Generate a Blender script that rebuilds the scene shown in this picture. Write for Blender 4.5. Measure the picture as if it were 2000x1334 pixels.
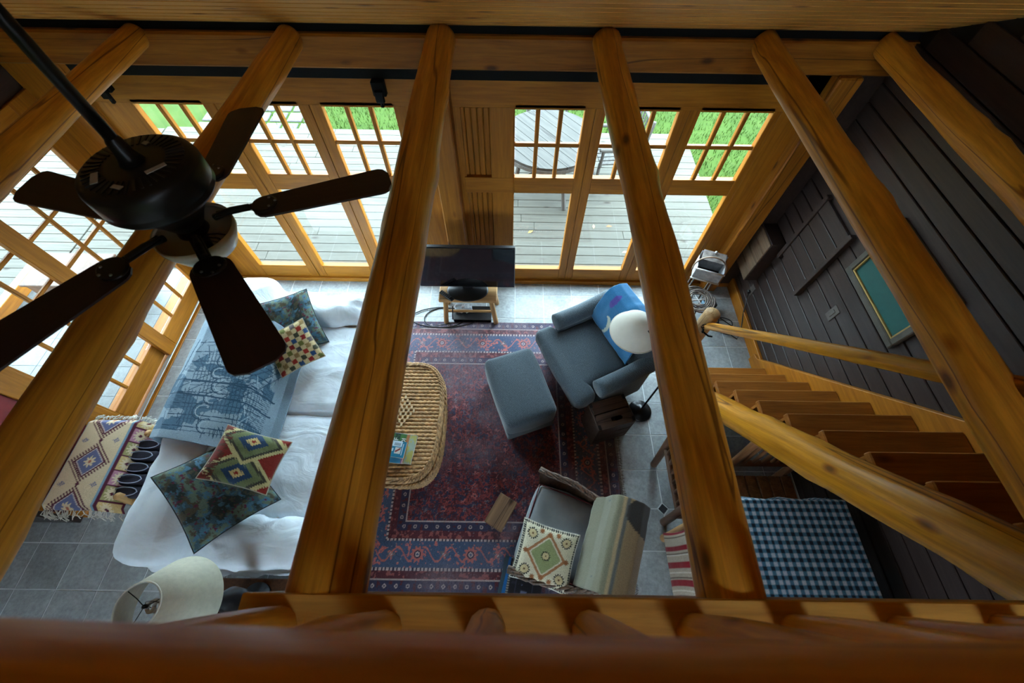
import bpy, bmesh, math, random
import numpy as np
from mathutils import Vector, Matrix, noise
for o in list(bpy.data.objects): bpy.data.objects.remove(o)
SC = bpy.context.scene
COL = SC.collection
PI = math.pi
R = random.Random(7)

# ------------------------------------------------------------------ camera, sky, exposure
PITCH, YAW, ROLL, CAMZ = math.radians(59.3), math.radians(0.08), math.radians(0.89), 3.6
fw = Vector((math.sin(YAW)*math.cos(PITCH), math.cos(YAW)*math.cos(PITCH), -math.sin(PITCH)))
rt = Vector((math.cos(YAW), -math.sin(YAW), 0)); up = rt.cross(fw)
r2 = rt*math.cos(ROLL)+up*math.sin(ROLL); u2 = -rt*math.sin(ROLL)+up*math.cos(ROLL)
cd = bpy.data.cameras.new('camera'); cam = bpy.data.objects.new('camera', cd); COL.objects.link(cam)
cd.sensor_width = 36; cd.lens = 785/2000*36; cd.clip_start = 0.02; cd.clip_end = 200
cam.matrix_world = Matrix(((r2.x, u2.x, -fw.x, 0), (r2.y, u2.y, -fw.y, 0), (r2.z, u2.z, -fw.z, CAMZ), (0, 0, 0, 1)))
cd.dof.use_dof = True; cd.dof.focus_distance = 3.3; cd.dof.aperture_fstop = 3.2
SC.camera = cam
w = bpy.data.worlds.new('sky'); SC.world = w; w.use_nodes = True
bg = w.node_tree.nodes['Background']
bg.inputs[0].default_value = (0.68, 0.87, 1.0, 1); bg.inputs[1].default_value = 11.0
SC.view_settings.view_transform = 'Standard'; SC.view_settings.look = 'None'
SC.view_settings.exposure = 1.2; SC.view_settings.gamma = 1; SC.view_settings.use_curve_mapping = False
SC.cycles.max_bounces = 10; SC.cycles.diffuse_bounces = 5; SC.cycles.transparent_max_bounces = 12
SC.cycles.caustics_reflective = False; SC.cycles.caustics_refractive = False

# ------------------------------------------------------------------ helpers
def lin(r, g, b):
    f = lambda c: (c/255/12.92 if c <= 10 else ((c/255+.055)/1.055)**2.4)
    return (f(r), f(g), f(b))
class MB:
    def __init__(s): s.v = []; s.f = []; s.c = None
    def add(s, vs, fs):
        n = len(s.v); s.v += [tuple(p) for p in vs]; s.f += [tuple(i+n for i in f) for f in fs]; return s
    def box(s, x0, x1, y0, y1, z0, z1, m=None):
        vs = [Vector((x, y, z)) for z in (z0, z1) for y in (y0, y1) for x in (x0, x1)]
        if m is not None: vs = [m @ p for p in vs]
        return s.add(vs, [(0, 2, 3, 1), (4, 5, 7, 6), (0, 1, 5, 4), (2, 6, 7, 3), (0, 4, 6, 2), (1, 3, 7, 5)])
    def tube(s, pts, rad, seg=10, cap=True, flat=1.0, twist=0):
        P = [Vector(p) for p in pts]; n = len(P)
        if not hasattr(rad, '__len__'): rad = [rad]*n
        T = [(P[min(i+1, n-1)]-P[max(i-1, 0)]).normalized() for i in range(n)]
        a = Vector((0, 0, 1)) if abs(T[0].z) < .9 else Vector((1, 0, 0))
        U = (a-T[0]*a.dot(T[0])).normalized(); vs = []
        for i in range(n):
            U = (U-T[i]*U.dot(T[i])).normalized(); W = T[i].cross(U)
            for k in range(seg):
                t = 2*PI*k/seg+twist
                vs.append(P[i]+(U*math.cos(t)*flat+W*math.sin(t))*rad[i])
        fs = [(i*seg+k, i*seg+(k+1) % seg, (i+1)*seg+(k+1) % seg, (i+1)*seg+k) for i in range(n-1) for k in range(seg)]
        if cap: fs += [tuple(range(seg))[::-1], tuple(range((n-1)*seg, n*seg))]
        return s.add(vs, fs)
    def loop(s, pts, rad, seg=8):
        P = [Vector(p) for p in pts]; n = len(P); vs = []
        if not hasattr(rad, '__len__'): rad = [rad]*n
        for i in range(n):
            T = (P[(i+1) % n]-P[i-1]).normalized(); U = Vector((0, 0, 1)); U = (U-T*U.dot(T)).normalized(); W = T.cross(U)
            for k in range(seg):
                t = 2*PI*k/seg; vs.append(P[i]+(U*math.cos(t)+W*math.sin(t))*rad[i])
        fs = [(i*seg+k, i*seg+(k+1) % seg, ((i+1) % n)*seg+(k+1) % seg, ((i+1) % n)*seg+k) for i in range(n) for k in range(seg)]
        return s.add(vs, fs)
    def lathe(s, prof, seg=32, c=(0, 0, 0), cap=False, sx=1, sy=1):
        vs = [(c[0]+r*sx*math.cos(2*PI*k/seg), c[1]+r*sy*math.sin(2*PI*k/seg), c[2]+z) for r, z in prof for k in range(seg)]
        n = len(prof)
        fs = [(i*seg+k, i*seg+(k+1) % seg, (i+1)*seg+(k+1) % seg, (i+1)*seg+k) for i in range(n-1) for k in range(seg)]
        if cap: fs += [tuple(range(seg))[::-1], tuple(range((n-1)*seg, n*seg))]
        return s.add(vs, fs)
    def rbox(s, x0, x1, y0, y1, z0, z1, r, n=6, disp=None, bulge=0):
        h = Vector(((x1-x0)/2, (y1-y0)/2, (z1-z0)/2)); c = Vector(((x0+x1)/2, (y0+y1)/2, (z0+z1)/2))
        def ticks(L):
            e = max(L-r, 1e-4); a = [-L+r*(1-math.cos(PI/2*i/3)) for i in range(3)]
            m = [-e+2*e*i/n for i in range(n+1)]
            return a+m+[-q for q in a[::-1]]
        bm = bmesh.new()
        for ax in range(3):
            a, b = (ax+1) % 3, (ax+2) % 3
            ta, tb = ticks(h[a]), ticks(h[b])
            for sg in (-1, 1):
                G = []
                for p in ta:
                    row = []
                    for q in tb:
                        P = Vector((0, 0, 0)); P[ax] = sg*h[ax]; P[a] = p; P[b] = q
                        I = Vector([max(-(h[i]-r), min(h[i]-r, P[i])) for i in range(3)])
                        D = P-I
                        N = D.normalized() if D.length > 1e-9 else Vector((0, 0, 0))
                        Q = I+N*r
                        if bulge:
                            Q[ax] += sg*bulge*(1-(p/h[a])**2)*(1-(q/h[b])**2)
                        Q = Q+c
                        if disp: Q = Q+N*disp(Q)
                        row.append(bm.verts.new(Q))
                    G.append(row)
                for i in range(len(ta)-1):
                    for j in range(len(tb)-1):
                        q4 = (G[i][j], G[i+1][j], G[i+1][j+1], G[i][j+1])
                        bm.faces.new(q4 if sg > 0 else q4[::-1])
        bmesh.ops.remove_doubles(bm, verts=bm.verts, dist=1e-4)
        bm.verts.index_update()
        s.add([v.co for v in bm.verts], [[v.index for v in f.verts] for f in bm.faces]); bm.free(); return s
    def grid(s, fn, nu, nv, closeu=False):
        n = len(s.v)
        for i in range(nu):
            for j in range(nv): s.v.append(tuple(fn(i/(nu if closeu else nu-1), j/(nv-1))))
        for i in range(nu if closeu else nu-1):
            for j in range(nv-1):
                a = n+i*nv+j; b = n+((i+1) % nu)*nv+j
                s.f.append((a, b, b+1, a+1))
        return s
def obj(name, mb, mat, parent=None, loc=(0, 0, 0), rot=(0, 0, 0), smooth=False, bevel=0, solid=0, sub=0, cols=None, mat_world=None):
    me = bpy.data.meshes.new(name); me.from_pydata(mb.v, [], mb.f); me.update()
    if cols is not None:
        at = me.color_attributes.new('Col', 'FLOAT_COLOR', 'POINT')
        a = np.ones((len(mb.v), 4), np.float32); a[:, :3] = cols; at.data.foreach_set('color', a.ravel())
    if smooth: me.polygons.foreach_set('use_smooth', [True]*len(me.polygons))
    me.materials.append(mat)
    o = bpy.data.objects.new(name, me); COL.objects.link(o)
    if mat_world is not None: o.matrix_local = mat_world
    else: o.location = loc; o.rotation_euler = rot
    o.parent = parent
    if solid:
        m = o.modifiers.new('solid', 'SOLIDIFY'); m.thickness = solid; m.offset = 0
    if sub:
        m = o.modifiers.new('sub', 'SUBSURF'); m.levels = sub; m.render_levels = sub
    if bevel:
        m = o.modifiers.new('bevel', 'BEVEL'); m.width = bevel; m.segments = 1; m.limit_method = 'ANGLE'
    return o
def link(name, me, parent, loc=(0, 0, 0), rot=(0, 0, 0)):
    o = bpy.data.objects.new(name, me); COL.objects.link(o); o.location = loc; o.rotation_euler = rot; o.parent = parent; return o
def tag(o, label, cat, group=None):
    o['label'] = label; o['category'] = cat
    if group: o['group'] = group
    return o
def thing(name, label, cat, loc=(0, 0, 0), rz=0, group=None):
    o = bpy.data.objects.new(name, None); COL.objects.link(o); o.location = loc; o.rotation_euler = (0, 0, rz); o.empty_display_size = .1
    return tag(o, label, cat, group)
def st(o): o['kind'] = 'structure'; return o
def root(name, loc=(0, 0, 0)):
    o = bpy.data.objects.new(name, None); COL.objects.link(o); o.location = loc; return st(o)
def box(name, x0, x1, y0, y1, z0, z1, mat, parent=None, bevel=.004):
    c = ((x0+x1)/2, (y0+y1)/2, (z0+z1)/2)
    m = MB().box(x0-c[0], x1-c[0], y0-c[1], y1-c[1], z0-c[2], z1-c[2])
    return obj(name, m, mat, parent, c, bevel=bevel)
def align(p0, p1):
    p0, p1 = Vector(p0), Vector(p1); d = (p1-p0)
    return Matrix.Translation(p0) @ d.to_track_quat('Z', 'Y').to_matrix().to_4x4(), d.length
def log(name, p0, p1, r0, r1, mat, parent=None, wob=.03, seed=0, seg=20, rings=26, knots=6, bend=0.0):
    """peeled log along local z, slightly crooked, with knot swellings"""
    M, L = align(p0, p1); rr = random.Random(seed); mb = MB()
    kn = [(rr.random()*L, rr.random()*2*PI, rr.uniform(.06, .16)) for _ in range(knots)]
    ph = rr.random()*6
    def fn(i, j): pass
    for i in range(rings+1):
        t = i/rings; r = r0+(r1-r0)*t; z = L*t
        bx = bend*math.sin(PI*t)+wob*r*2*math.sin(t*7+ph)*.5; by = wob*r*2*math.cos(t*5+ph)*.5
        for k in range(seg):
            a = 2*PI*k/seg
            q = r*(1+wob*noise.noise(Vector((math.cos(a)*1.3, math.sin(a)*1.3, z*2.2+seed*3.1))))
            for kz, ka, kh in kn:
                d2 = ((z-kz)/(r*.9))**2+((math.atan2(math.sin(a-ka), math.cos(a-ka)))/.6)**2
                if d2 < 6: q += r*kh*math.exp(-d2)
            mb.v.append((bx+q*math.cos(a), by+q*math.sin(a), z))
    for i in range(rings):
        for k in range(seg):
            mb.f.append((i*seg+k, i*seg+(k+1) % seg, (i+1)*seg+(k+1) % seg, (i+1)*seg+k))
    n = rings*seg
    # rounded end caps
    for base, z, sg in ((0, 0, -1), (n, L, 1)):
        ring = []
        for k in range(seg):
            x, y, _ = mb.v[base+k]; ring.append(len(mb.v)); mb.v.append((x*.86, y*.86, z+sg*.012))
        for k in range(seg):
            q = (base+k, base+(k+1) % seg, ring[(k+1) % seg], ring[k]); mb.f.append(q if sg > 0 else q[::-1])
        mb.f.append(tuple(ring) if sg > 0 else tuple(ring[::-1]))
    return obj(name, mb, mat, parent, smooth=True, mat_world=M)

# ------------------------------------------------------------------ materials
def nmat(name):
    m = bpy.data.materials.new(name); m.use_nodes = True; nt = m.node_tree
    return m, nt, nt.nodes['Principled BSDF']
def ramp(nt, fac, stops):
    n = nt.nodes.new('ShaderNodeValToRGB'); e = n.color_ramp.elements
    while len(e) < len(stops): e.new(0.5)
    for el, (p, c) in zip(e, stops): el.position = p; el.color = (*c, 1)
    nt.links.new(fac, n.inputs[0]); return n.outputs[0]
def coords(nt, scale, src='Object', rnd=True):
    tc = nt.nodes.new('ShaderNodeTexCoord'); mp = nt.nodes.new('ShaderNodeMapping'); mp.inputs['Scale'].default_value = scale
    nt.links.new(tc.outputs[src], mp.inputs[0])
    if rnd:
        oi = nt.nodes.new('ShaderNodeObjectInfo'); ml = nt.nodes.new('ShaderNodeVectorMath'); ml.operation = 'SCALE'
        cb = nt.nodes.new('ShaderNodeCombineXYZ')
        for i in range(3): nt.links.new(oi.outputs['Random'], cb.inputs[i])
        nt.links.new(cb.outputs[0], ml.inputs[0]); ml.inputs['Scale'].default_value = 37
        ad = nt.nodes.new('ShaderNodeVectorMath'); nt.links.new(mp.outputs[0], ad.inputs[0]); nt.links.new(ml.outputs[0], ad.inputs[1])
        return ad.outputs[0]
    return mp.outputs[0]
def nz(nt, vec, scale, detail=4, rough=.6, dist=0):
    n = nt.nodes.new('ShaderNodeTexNoise'); n.inputs['Scale'].default_value = scale; n.inputs['Detail'].default_value = detail
    n.inputs['Roughness'].default_value = rough; n.inputs['Distortion'].default_value = dist
    nt.links.new(vec, n.inputs['Vector']); return n.outputs['Fac']
def mixc(nt, a, b, fac, mode='MIX'):
    n = nt.nodes.new('ShaderNodeMix'); n.data_type = 'RGBA'; n.blend_type = mode
    for s, i in ((fac, 0), (a, 6), (b, 7)):
        if isinstance(s, (int, float)): n.inputs[i].default_value = s
        elif isinstance(s, tuple): n.inputs[i].default_value = (*s, 1)
        else: nt.links.new(s, n.inputs[i])
    return n.outputs[2]
def bump(nt, b, h, st_=.2, d=.01):
    n = nt.nodes.new('ShaderNodeBump'); n.inputs['Strength'].default_value = st_; n.inputs['Distance'].default_value = d
    nt.links.new(h, n.inputs['Height']); nt.links.new(n.outputs[0], b.inputs['Normal'])
def wood(name, light, dark, axis='Z', grain=9, rough=.45, crack=True, knot=True, st_=.25, spec=.28):
    m, nt, b = nmat(name); lo = .55
    s = [grain]*3; s['XYZ'.index(axis)] = lo
    v = coords(nt, s)
    g = nz(nt, v, 1.0, 5, .6, 1.8)
    g2 = nz(nt, v, 7, 3, .6, .3)
    c = ramp(nt, g, [(.25, dark), (.48, tuple((a+d)/2 for a, d in zip(light, dark))), (.72, light)])
    c = mixc(nt, c, ramp(nt, g2, [(.3, (.66,)*3), (.7, (1.12,)*3)]), .8, 'MULTIPLY')
    if crack:
        v2 = coords(nt, [5 if a != axis else .16 for a in 'XYZ'])
        k = nz(nt, v2, 1.4, 2, .4, .1)
        cr = ramp(nt, k, [(.491, (1, 1, 1)), (.497, (.2, .13, .1)), (.502, (.2, .13, .1)), (.508, (1, 1, 1))])
        c = mixc(nt, c, cr, .85, 'MULTIPLY')
    if knot:
        v3 = coords(nt, [3.2 if a != axis else 1.4 for a in 'XYZ'])
        vo = nt.nodes.new('ShaderNodeTexVoronoi'); vo.inputs['Scale'].default_value = 2.0; nt.links.new(v3, vo.inputs['Vector'])
        kk = ramp(nt, vo.outputs['Distance'], [(.06, (.13, .07, .04)), (.10, (.5, .36, .27)), (.17, (1, 1, 1))])
        c = mixc(nt, c, kk, .85, 'MULTIPLY')
    nt.links.new(c, b.inputs['Base Color']); b.inputs['Roughness'].default_value = rough; b.inputs['Specular IOR Level'].default_value = spec
    bump(nt, b, g2, st_, .004)
    return m
def plain(name, c, rough=.6, metal=0, spec=.5, var=.12, vs=8, bumpS=0, bs=60, sheen=0, coat=0):
    m, nt, b = nmat(name); v = coords(nt, (1, 1, 1))
    g = nz(nt, v, vs, 4)
    cc = mixc(nt, c, ramp(nt, g, [(.3, (1-var*2,)*3), (.7, (1+var,)*3)]), 1.0, 'MULTIPLY')
    nt.links.new(cc, b.inputs['Base Color']); b.inputs['Roughness'].default_value = rough; b.inputs['Metallic'].default_value = metal
    b.inputs['Specular IOR Level'].default_value = spec
    if sheen: b.inputs['Sheen Weight'].default_value = sheen
    if coat: b.inputs['Coat Weight'].default_value = coat; b.inputs['Coat Roughness'].default_value = .1
    if bumpS: bump(nt, b, nz(nt, v, bs, 3), bumpS, .004)
    return m
def colmat(name, rough=.85, weave=300, wv=.25, bumpS=.25, sheen=.1, spec=.2):
    m, nt, b = nmat(name); a = nt.nodes.new('ShaderNodeAttribute'); a.attribute_name = 'Col'
    v = coords(nt, (1, 1, 1), rnd=False); g = nz(nt, v, weave, 2)
    cc = mixc(nt, a.outputs['Color'], ramp(nt, g, [(.3, (1-wv*1.6,)*3), (.7, (1+wv,)*3)]), 1.0, 'MULTIPLY')
    nt.links.new(cc, b.inputs['Base Color']); b.inputs['Roughness'].default_value = rough; b.inputs['Specular IOR Level'].default_value = spec
    b.inputs['Sheen Weight'].default_value = sheen
    bump(nt, b, g, bumpS, .002); return m
def glassmat(name, tint=(.97, .99, .98), gl=.6):
    m = bpy.data.materials.new(name); m.use_nodes = True; nt = m.node_tree; nt.nodes.clear()
    o = nt.nodes.new('ShaderNodeOutputMaterial'); t = nt.nodes.new('ShaderNodeBsdfTransparent'); t.inputs[0].default_value = (*tint, 1)
    g = nt.nodes.new('ShaderNodeBsdfGlossy'); g.inputs['Roughness'].default_value = .02
    f = nt.nodes.new('ShaderNodeFresnel'); f.inputs[0].default_value = 1.45
    ml = nt.nodes.new('ShaderNodeMath'); ml.operation = 'MULTIPLY'; ml.inputs[1].default_value = gl; nt.links.new(f.outputs[0], ml.inputs[0])
    mx = nt.nodes.new('ShaderNodeMixShader'); nt.links.new(ml.outputs[0], mx.inputs[0]); nt.links.new(t.outputs[0], mx.inputs[1]); nt.links.new(g.outputs[0], mx.inputs[2])
    nt.links.new(mx.outputs[0], o.inputs[0]); return m

LOGC = ((.80, .36, .036), (.40, .135, .011))
W_LOG = wood('peeled_log_wood', *LOGC, 'Z', 9, .38)
W_RAIL = wood('varnished_rail_log', (.62, .265, .018), (.32, .11, .007), 'Z', 10, .3)
TIM = ((.38, .14, .011), (.19, .056, .004))
W_X = wood('timber_grain_x', *TIM, 'X', 9, .5); W_Y = wood('timber_grain_y', *TIM, 'Y', 9, .5); W_Z = wood('timber_grain_z', *TIM, 'Z', 9, .5)
W_XC = wood('door_wood_x', (.42, .155, .011), (.28, .092, .006), 'X', 9, .45, crack=False, knot=False, st_=.1)
W_YC = wood('door_wood_y', (.42, .155, .011), (.28, .092, .006), 'Y', 9, .45, crack=False, knot=False, st_=.1)
W_ZC = wood('door_wood_z', (.42, .155, .011), (.28, .092, .006), 'Z', 9, .45, crack=False, knot=False, st_=.1)
W_CEIL = wood('ceiling_pine', (.80, .42, .08), (.45, .17, .025), 'X', 16, .45, crack=False)
W_STEP = wood('stair_pine', (.38, .14, .02), (.24, .08, .01), 'X', 9, .5, crack=False)
W_DARKB = wood('dark_stained_board', (.046, .029, .025), (.024, .014, .012), 'Y', 12, .40, crack=False, knot=False, st_=.25, spec=.42)
W_DARKF = wood('dark_brown_wood', (.13, .06, .03), (.05, .022, .012), 'Z', 12, .5, crack=False, knot=False)
W_CHAIR = wood('brown_log_chair_wood', (.34, .15, .06), (.16, .065, .025), 'Z', 12, .45, crack=False, knot=False)
W_HONEY = wood('honey_log_furniture', (.58, .34, .14), (.40, .20, .07), 'Z', 12, .5, crack=False, knot=False)
W_HONX = wood('honey_board', (.56, .33, .14), (.38, .19, .07), 'X', 10, .5, crack=False, knot=False)
W_DECK = wood('weathered_deck', (.072, .066, .053), (.04, .035, .026), 'X', 14, .7, crack=False, knot=True, st_=.3, spec=.2)
W_GREY = wood('grey_weathered_wood', (.09, .082, .075), (.04, .036, .033), 'Z', 14, .75, crack=False, knot=False, spec=.2)
W_GREYX = wood('grey_weathered_plank', (.045, .04, .035), (.02, .018, .016), 'X', 14, .7, crack=True, knot=False, spec=.2)
BLACK = plain('black_steel', (.004, .004, .0045), .7, 0, .15, .1)
BLKPL = plain('black_plastic', (.012, .012, .014), .35, 0, .5, .1)
BRONZE = plain('dark_bronze', (.012, .010, .010), .38, .5, .5, .15)
GLASS = glassmat('window_glass', gl=.12, tint=(.93, .96, .95))
WHITEC = plain('white_slipcover_cotton', (.76, .83, .90), .9, 0, .2, .04, 5, 0, 900, .2)
_nt = WHITEC.node_tree; bump(_nt, _nt.nodes['Principled BSDF'], nz(_nt, coords(_nt, (1, 1.6, 1), rnd=False), 4.2, 3, .45, 1.2), .38, .05)
GREYC = plain('grey_seat_fabric', (.26, .28, .30), .9, 0, .2, .08, 6, .3, 800, .2)
COLM = colmat('printed_textile'); COLR = colmat('worn_rug_pile', weave=420, wv=.5, bumpS=.6); COLP = colmat('paper_print', .5, 20, .05, 0, 0, .4)
TILEM = None
def tilemat(name, c0, c1):
    m, nt, b = nmat(name); v = coords(nt, (1, 1, 1)); g = nz(nt, v, 5, 6, .7); g2 = nz(nt, v, 40, 3)
    c = ramp(nt, g, [(.3, c0), (.7, c1)]); c = mixc(nt, c, ramp(nt, g2, [(.3, (.85,)*3), (.7, (1.1,)*3)]), 1, 'MULTIPLY')
    oi = nt.nodes.new('ShaderNodeObjectInfo')
    c = mixc(nt, c, ramp(nt, oi.outputs['Random'], [(0, (.88, .88, .88)), (1, (1.1, 1.1, 1.1))]), 1, 'MULTIPLY')
    nt.links.new(c, b.inputs['Base Color']); b.inputs['Roughness'].default_value = .42; b.inputs['Specular IOR Level'].default_value = .45
    bump(nt, b, g2, .12, .003); return m
TILEM = tilemat('grey_stone_tile', (.26, .275, .28), (.42, .45, .465))
GROUT = plain('pale_grout', (.70, .74, .75), .9, var=.05)
DARKT = plain('dark_slate_insert', (.03, .03, .035), .5)
REDP = plain('dark_red_paint', (.19, .012, .012), .6, var=.1)
PLAST = plain('dim_plaster', (.25, .17, .11), .9)

WY = 2.93      # inner face of the window wall
RX = 2.47      # inner face of the right wall
LX = -3.47     # sliding doors in the left wall
# ---- floor with separate tiles
floor = root('floor')
obj('floor_slab', MB().box(LX-.02, 2.6, -4.2, 3.0, -.08, -.003).box(-5.1, LX-.02, -4.2, .40, -.08, -.003), GROUT, floor)
TX, TY, PX, PY = 1.288, .529, .314, .3165
tile_me = {}
DIA = {(0, 0), (-14, 2), (-7, 8)}
for i in range(-21, 5):
    for j in range(-4, 9):
        x0, x1 = TX+i*PX, TX+(i+1)*PX; y0, y1 = TY+j*PY, TY+(j+1)*PY
        x0 += .003; x1 -= .003; y0 += .003; y1 -= .003
        x1 = min(x1, 2.46); y1 = min(y1, 2.945); x0 = max(x0, -5.0)
        if x0+.16 < LX and y0 > .38: continue
        if x1-x0 < .03 or y1-y0 < .03: continue
        cc = [((i+a), (j+b)) in DIA for a, b in ((0, 0), (1, 0), (1, 1), (0, 1))]
        key = (round(x1-x0, 3), round(y1-y0, 3), tuple(cc))
        cx, cy = (x0+x1)/2, (y0+y1)/2
        if key not in tile_me:
            hx, hy, d = (x1-x0)/2, (y1-y0)/2, .045
            P = []
            for k, (sx, sy) in enumerate(((-1, -1), (1, -1), (1, 1), (-1, 1))):
                if cc[k]:
                    a, b = (sx*hx-sx*d, sy*hy), (sx*hx, sy*hy-sy*d)
                    P += [b, a] if k in (0, 2) else [a, b]
                else: P.append((sx*hx, sy*hy))
            n = len(P); q = MB(); q.v = [(x, y, -.008) for x, y in P]+[(x*.988, y*.988, 0) for x, y in P]
            q.f = [tuple(range(n, 2*n))]+[(k, (k+1) % n, n+(k+1) % n, n+k) for k in range(n)]
            me = bpy.data.meshes.new('tile'); me.from_pydata(q.v, [], q.f); me.materials.append(TILEM); tile_me[key] = me
        link('tile', tile_me[key], floor, (cx, cy, 0))
for i, j in DIA:
    obj('tile_insert', MB().box(-.028, .028, -.028, .028, -.008, 0), DARKT, floor, (TX+i*PX, TY+j*PY, 0), (0, 0, PI/4))

# ---- window wall: plate beam, header, posts, six glazed doors
wf = root('wall_front')
box('plate_beam', -3.6, 2.6, WY-.06, WY+.14, 2.235, 2.43, W_X, wf, .012)
box('header_board', -3.5, 2.47, WY, WY+.1, 1.965, 2.24, W_XC, wf)
box('shadow_gap_strip', -3.6, 2.6, WY-.02, WY+.14, 2.425, 2.5, BLACK, wf)  # black strip stands in for the shadow gap between beam and ceiling
box('track_bar', -2.98, -.62, WY-.035, WY-.002, 2.165, 2.238, BLACK, wf, .003)
box('track_bar', -.55, 1.95, WY-.035, WY-.002, 2.165, 2.238, BLACK, wf, .003)
for x in (-.93, -2.82):
    q = MB().box(-.045, .045, -.05, 0, -.1, .0).box(-.03, .03, -.075, -.05, -.13, -.05).box(-.012, .012, -.06, -.03, -.17, -.1)
    obj('track_bracket', q, BLACK, wf, (x, WY-.03, 2.17), bevel=.006)
box('sill', -3.45, 2.46, WY-.03, WY+.12, 0.0, .055, W_XC, wf)
box('corner_post', -3.47, -3.06, WY-.01, WY+.12, 0, 2.24, W_ZC, wf)
box('corner_trim', -3.13, -3.07, WY-.04, WY, 0, 2.0, W_ZC, wf)
box('centre_post', -.635, -.455, WY-.12, WY+.1, 0, 2.24, W_Z, wf, .01)
box('filler_board', -.46, -.40, WY+.01, WY+.08, .0, 1.97, W_ZC, wf)
# framed bead-board panel between the posts
for z0, z1 in ((.18, 1.235), (1.375, 1.95)):
    for k in range(5): box('bead_board', -.42+.046*k, -.377+.046*k, WY+.035, WY+.06, z0, z1, W_ZC, wf, .006)
box('panel_backing', -.46, .0, WY+.06, WY+.1, .0, 2.0, W_ZC, wf, 0)
box('panel_rail', -.42, -.005, WY-.002, WY+.06, 1.225, 1.38, W_XC, wf)
box('panel_rail', -.42, -.005, WY-.002, WY+.06, .05, .2, W_XC, wf)
box('panel_stile', -.19, -.005, WY+.0, WY+.07, .2, 1.97, W_ZC, wf)
box('corner_post', 2.12, 2.28, WY-.10, WY+.1, 0, 2.24, W_Z, wf, .01)
box('corner_board', 1.93, 2.14, WY+.0, WY+.1, 0, 2.24, W_ZC, wf)
box('corner_board', 2.26, 2.48, WY-.02, WY+.1, 0, 2.24, W_DARKB, wf)
def pane(parent, x0, x1, z0, z1, y):
    q = MB().box(x0, x1, y-.003, y+.003, z0, z1); return obj('pane', q, GLASS, parent)
def door(n, a, b, lo, ro):
    """one glazed leaf: glass opening a..b, stiles out to lo and ro"""
    d = root('door_%d' % n, ((a+b)/2, WY, 0)); c = (a+b)/2
    y0, y1 = 0, .055
    box('stile', lo-c, a-c, y0, y1, .05, 1.97, W_ZC, d); box('stile', b-c, ro-c, y0, y1, .05, 1.97, W_ZC, d)
    box('top_rail', a-c, b-c, y0, y1, 1.955, 1.99, W_XC, d, .002)
    box('lock_rail', a-c, b-c, y0, y1, 1.225, 1.38, W_XC, d); box('bottom_rail', a-c, b-c, y0, y1, .05, .225, W_XC, d)
    w3 = (b-a)/3
    for k in (1, 2): box('muntin', a-c+w3*k-.016, a-c+w3*k+.016, y0+.006, y1-.008, 1.38, 1.955, W_ZC, d, .006)
    box('muntin', a-c, b-c, y0+.008, y1-.012, 1.655, 1.687, W_XC, d, .006)
    for k in range(3):
        for z0, z1 in ((1.687, 1.955), (1.38, 1.655)): pane(d, a-c+w3*k+.012, a-c+w3*(k+1)-.012, z0-.004, z1+.004, .035)
    pane(d, a-c-.004, b-c+.004, .22, 1.23, .035)
    return d
door(1, -2.77, -2.262, -3.07, -2.178); door(2, -2.085, -1.572, -2.172, -1.49); door(3, -1.405, -.88, -1.488, -.64)
door(4, 0.0, .508, -.004, .584); door(5, .661, 1.192, .586, 1.268); door(6, 1.345, 1.874, 1.27, 1.93)

# ---- left wall: two sliding glazed doors, red panel, wall above
wl = root('wall_left')
box('head_beam', LX-.08, LX+.03, .40, WY, 2.06, 2.26, W_DARKB, wl)
box('upper_wall', LX-.12, LX, .40, 3.05, 2.24, 2.46, W_DARKB, wl, 0)
obj('gable_fill', MB().add([(LX-.1, 3.05, 2.4), (LX-.1, .4, 2.4), (LX-.1, .4, 3.78), (LX, 3.05, 2.4), (LX, .4, 2.4), (LX, .4, 3.78)], [(0, 1, 2), (3, 5, 4), (0, 3, 4, 1), (1, 4, 5, 2), (2, 5, 3, 0)]), W_DARKB, wl)
box('stile', LX-.06, LX+.0, 1.05, 1.215, .03, 2.06, W_ZC, wl)
box('stile', LX-.06, LX+.0, .40, .47, .03, 2.06, W_ZC, wl)
box('red_panel', LX-.045, LX-.015, .47, 1.05, .1, 2.06, REDP, wl)
box('panel_rail', LX-.06, LX, .47, 1.05, .03, .14, W_YC, wl)
box('track', LX+.01, LX+.05, 1.0, WY, 0, .022, plain('aluminium_track', (.55, .58, .55), .4, .6), wl)
box('threshold', LX+.05, LX+.085, 1.0, WY, 0, .016, W_YC, wl)
box('threshold', LX-.3, LX+.01, .4, WY, -.02, .012, W_YC, wl)
def sdoor(n, y0, y1, x, s0, s1):
    d = root('door_%d' % n, (x, (y0+y1)/2, 0)); c = (y0+y1)/2
    box('stile', -.022, .022, y1-c, s1-c, .03, 2.06, W_ZC, d); box('stile', -.022, .022, s0-c, y0-c, .03, 2.06, W_ZC, d)
    box('bottom_rail', -.022, .022, y0-c, y1-c, .03, .215, W_YC, d); box('top_rail', -.022, .022, y0-c, y1-c, 1.97, 2.06, W_YC, d)
    w3 = (y1-y0)/3
    zs = [.215, .56, .9, 1.20, 1.475, 1.75, 1.97]
    zs = [.215, 1.19, 1.475, 1.75, 1.97]
    for k in (1, 2): box('muntin', -.014, .014, y0-c+w3*k-.014, y0-c+w3*k+.014, .215, 1.97, W_ZC, d, .005)
    for z in zs[1:-1]: box('muntin', -.012, .012, y0-c, y1-c, z-.014, z+.014, W_YC, d, .005)
    for k in range(3):
        for z0, z1 in zip(zs, zs[1:]):
            obj('pane', MB().box(-.003, .003, y0-c+w3*k+.008, y0-c+w3*(k+1)-.008, z0+.01, z1-.01), GLASS, d)
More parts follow.
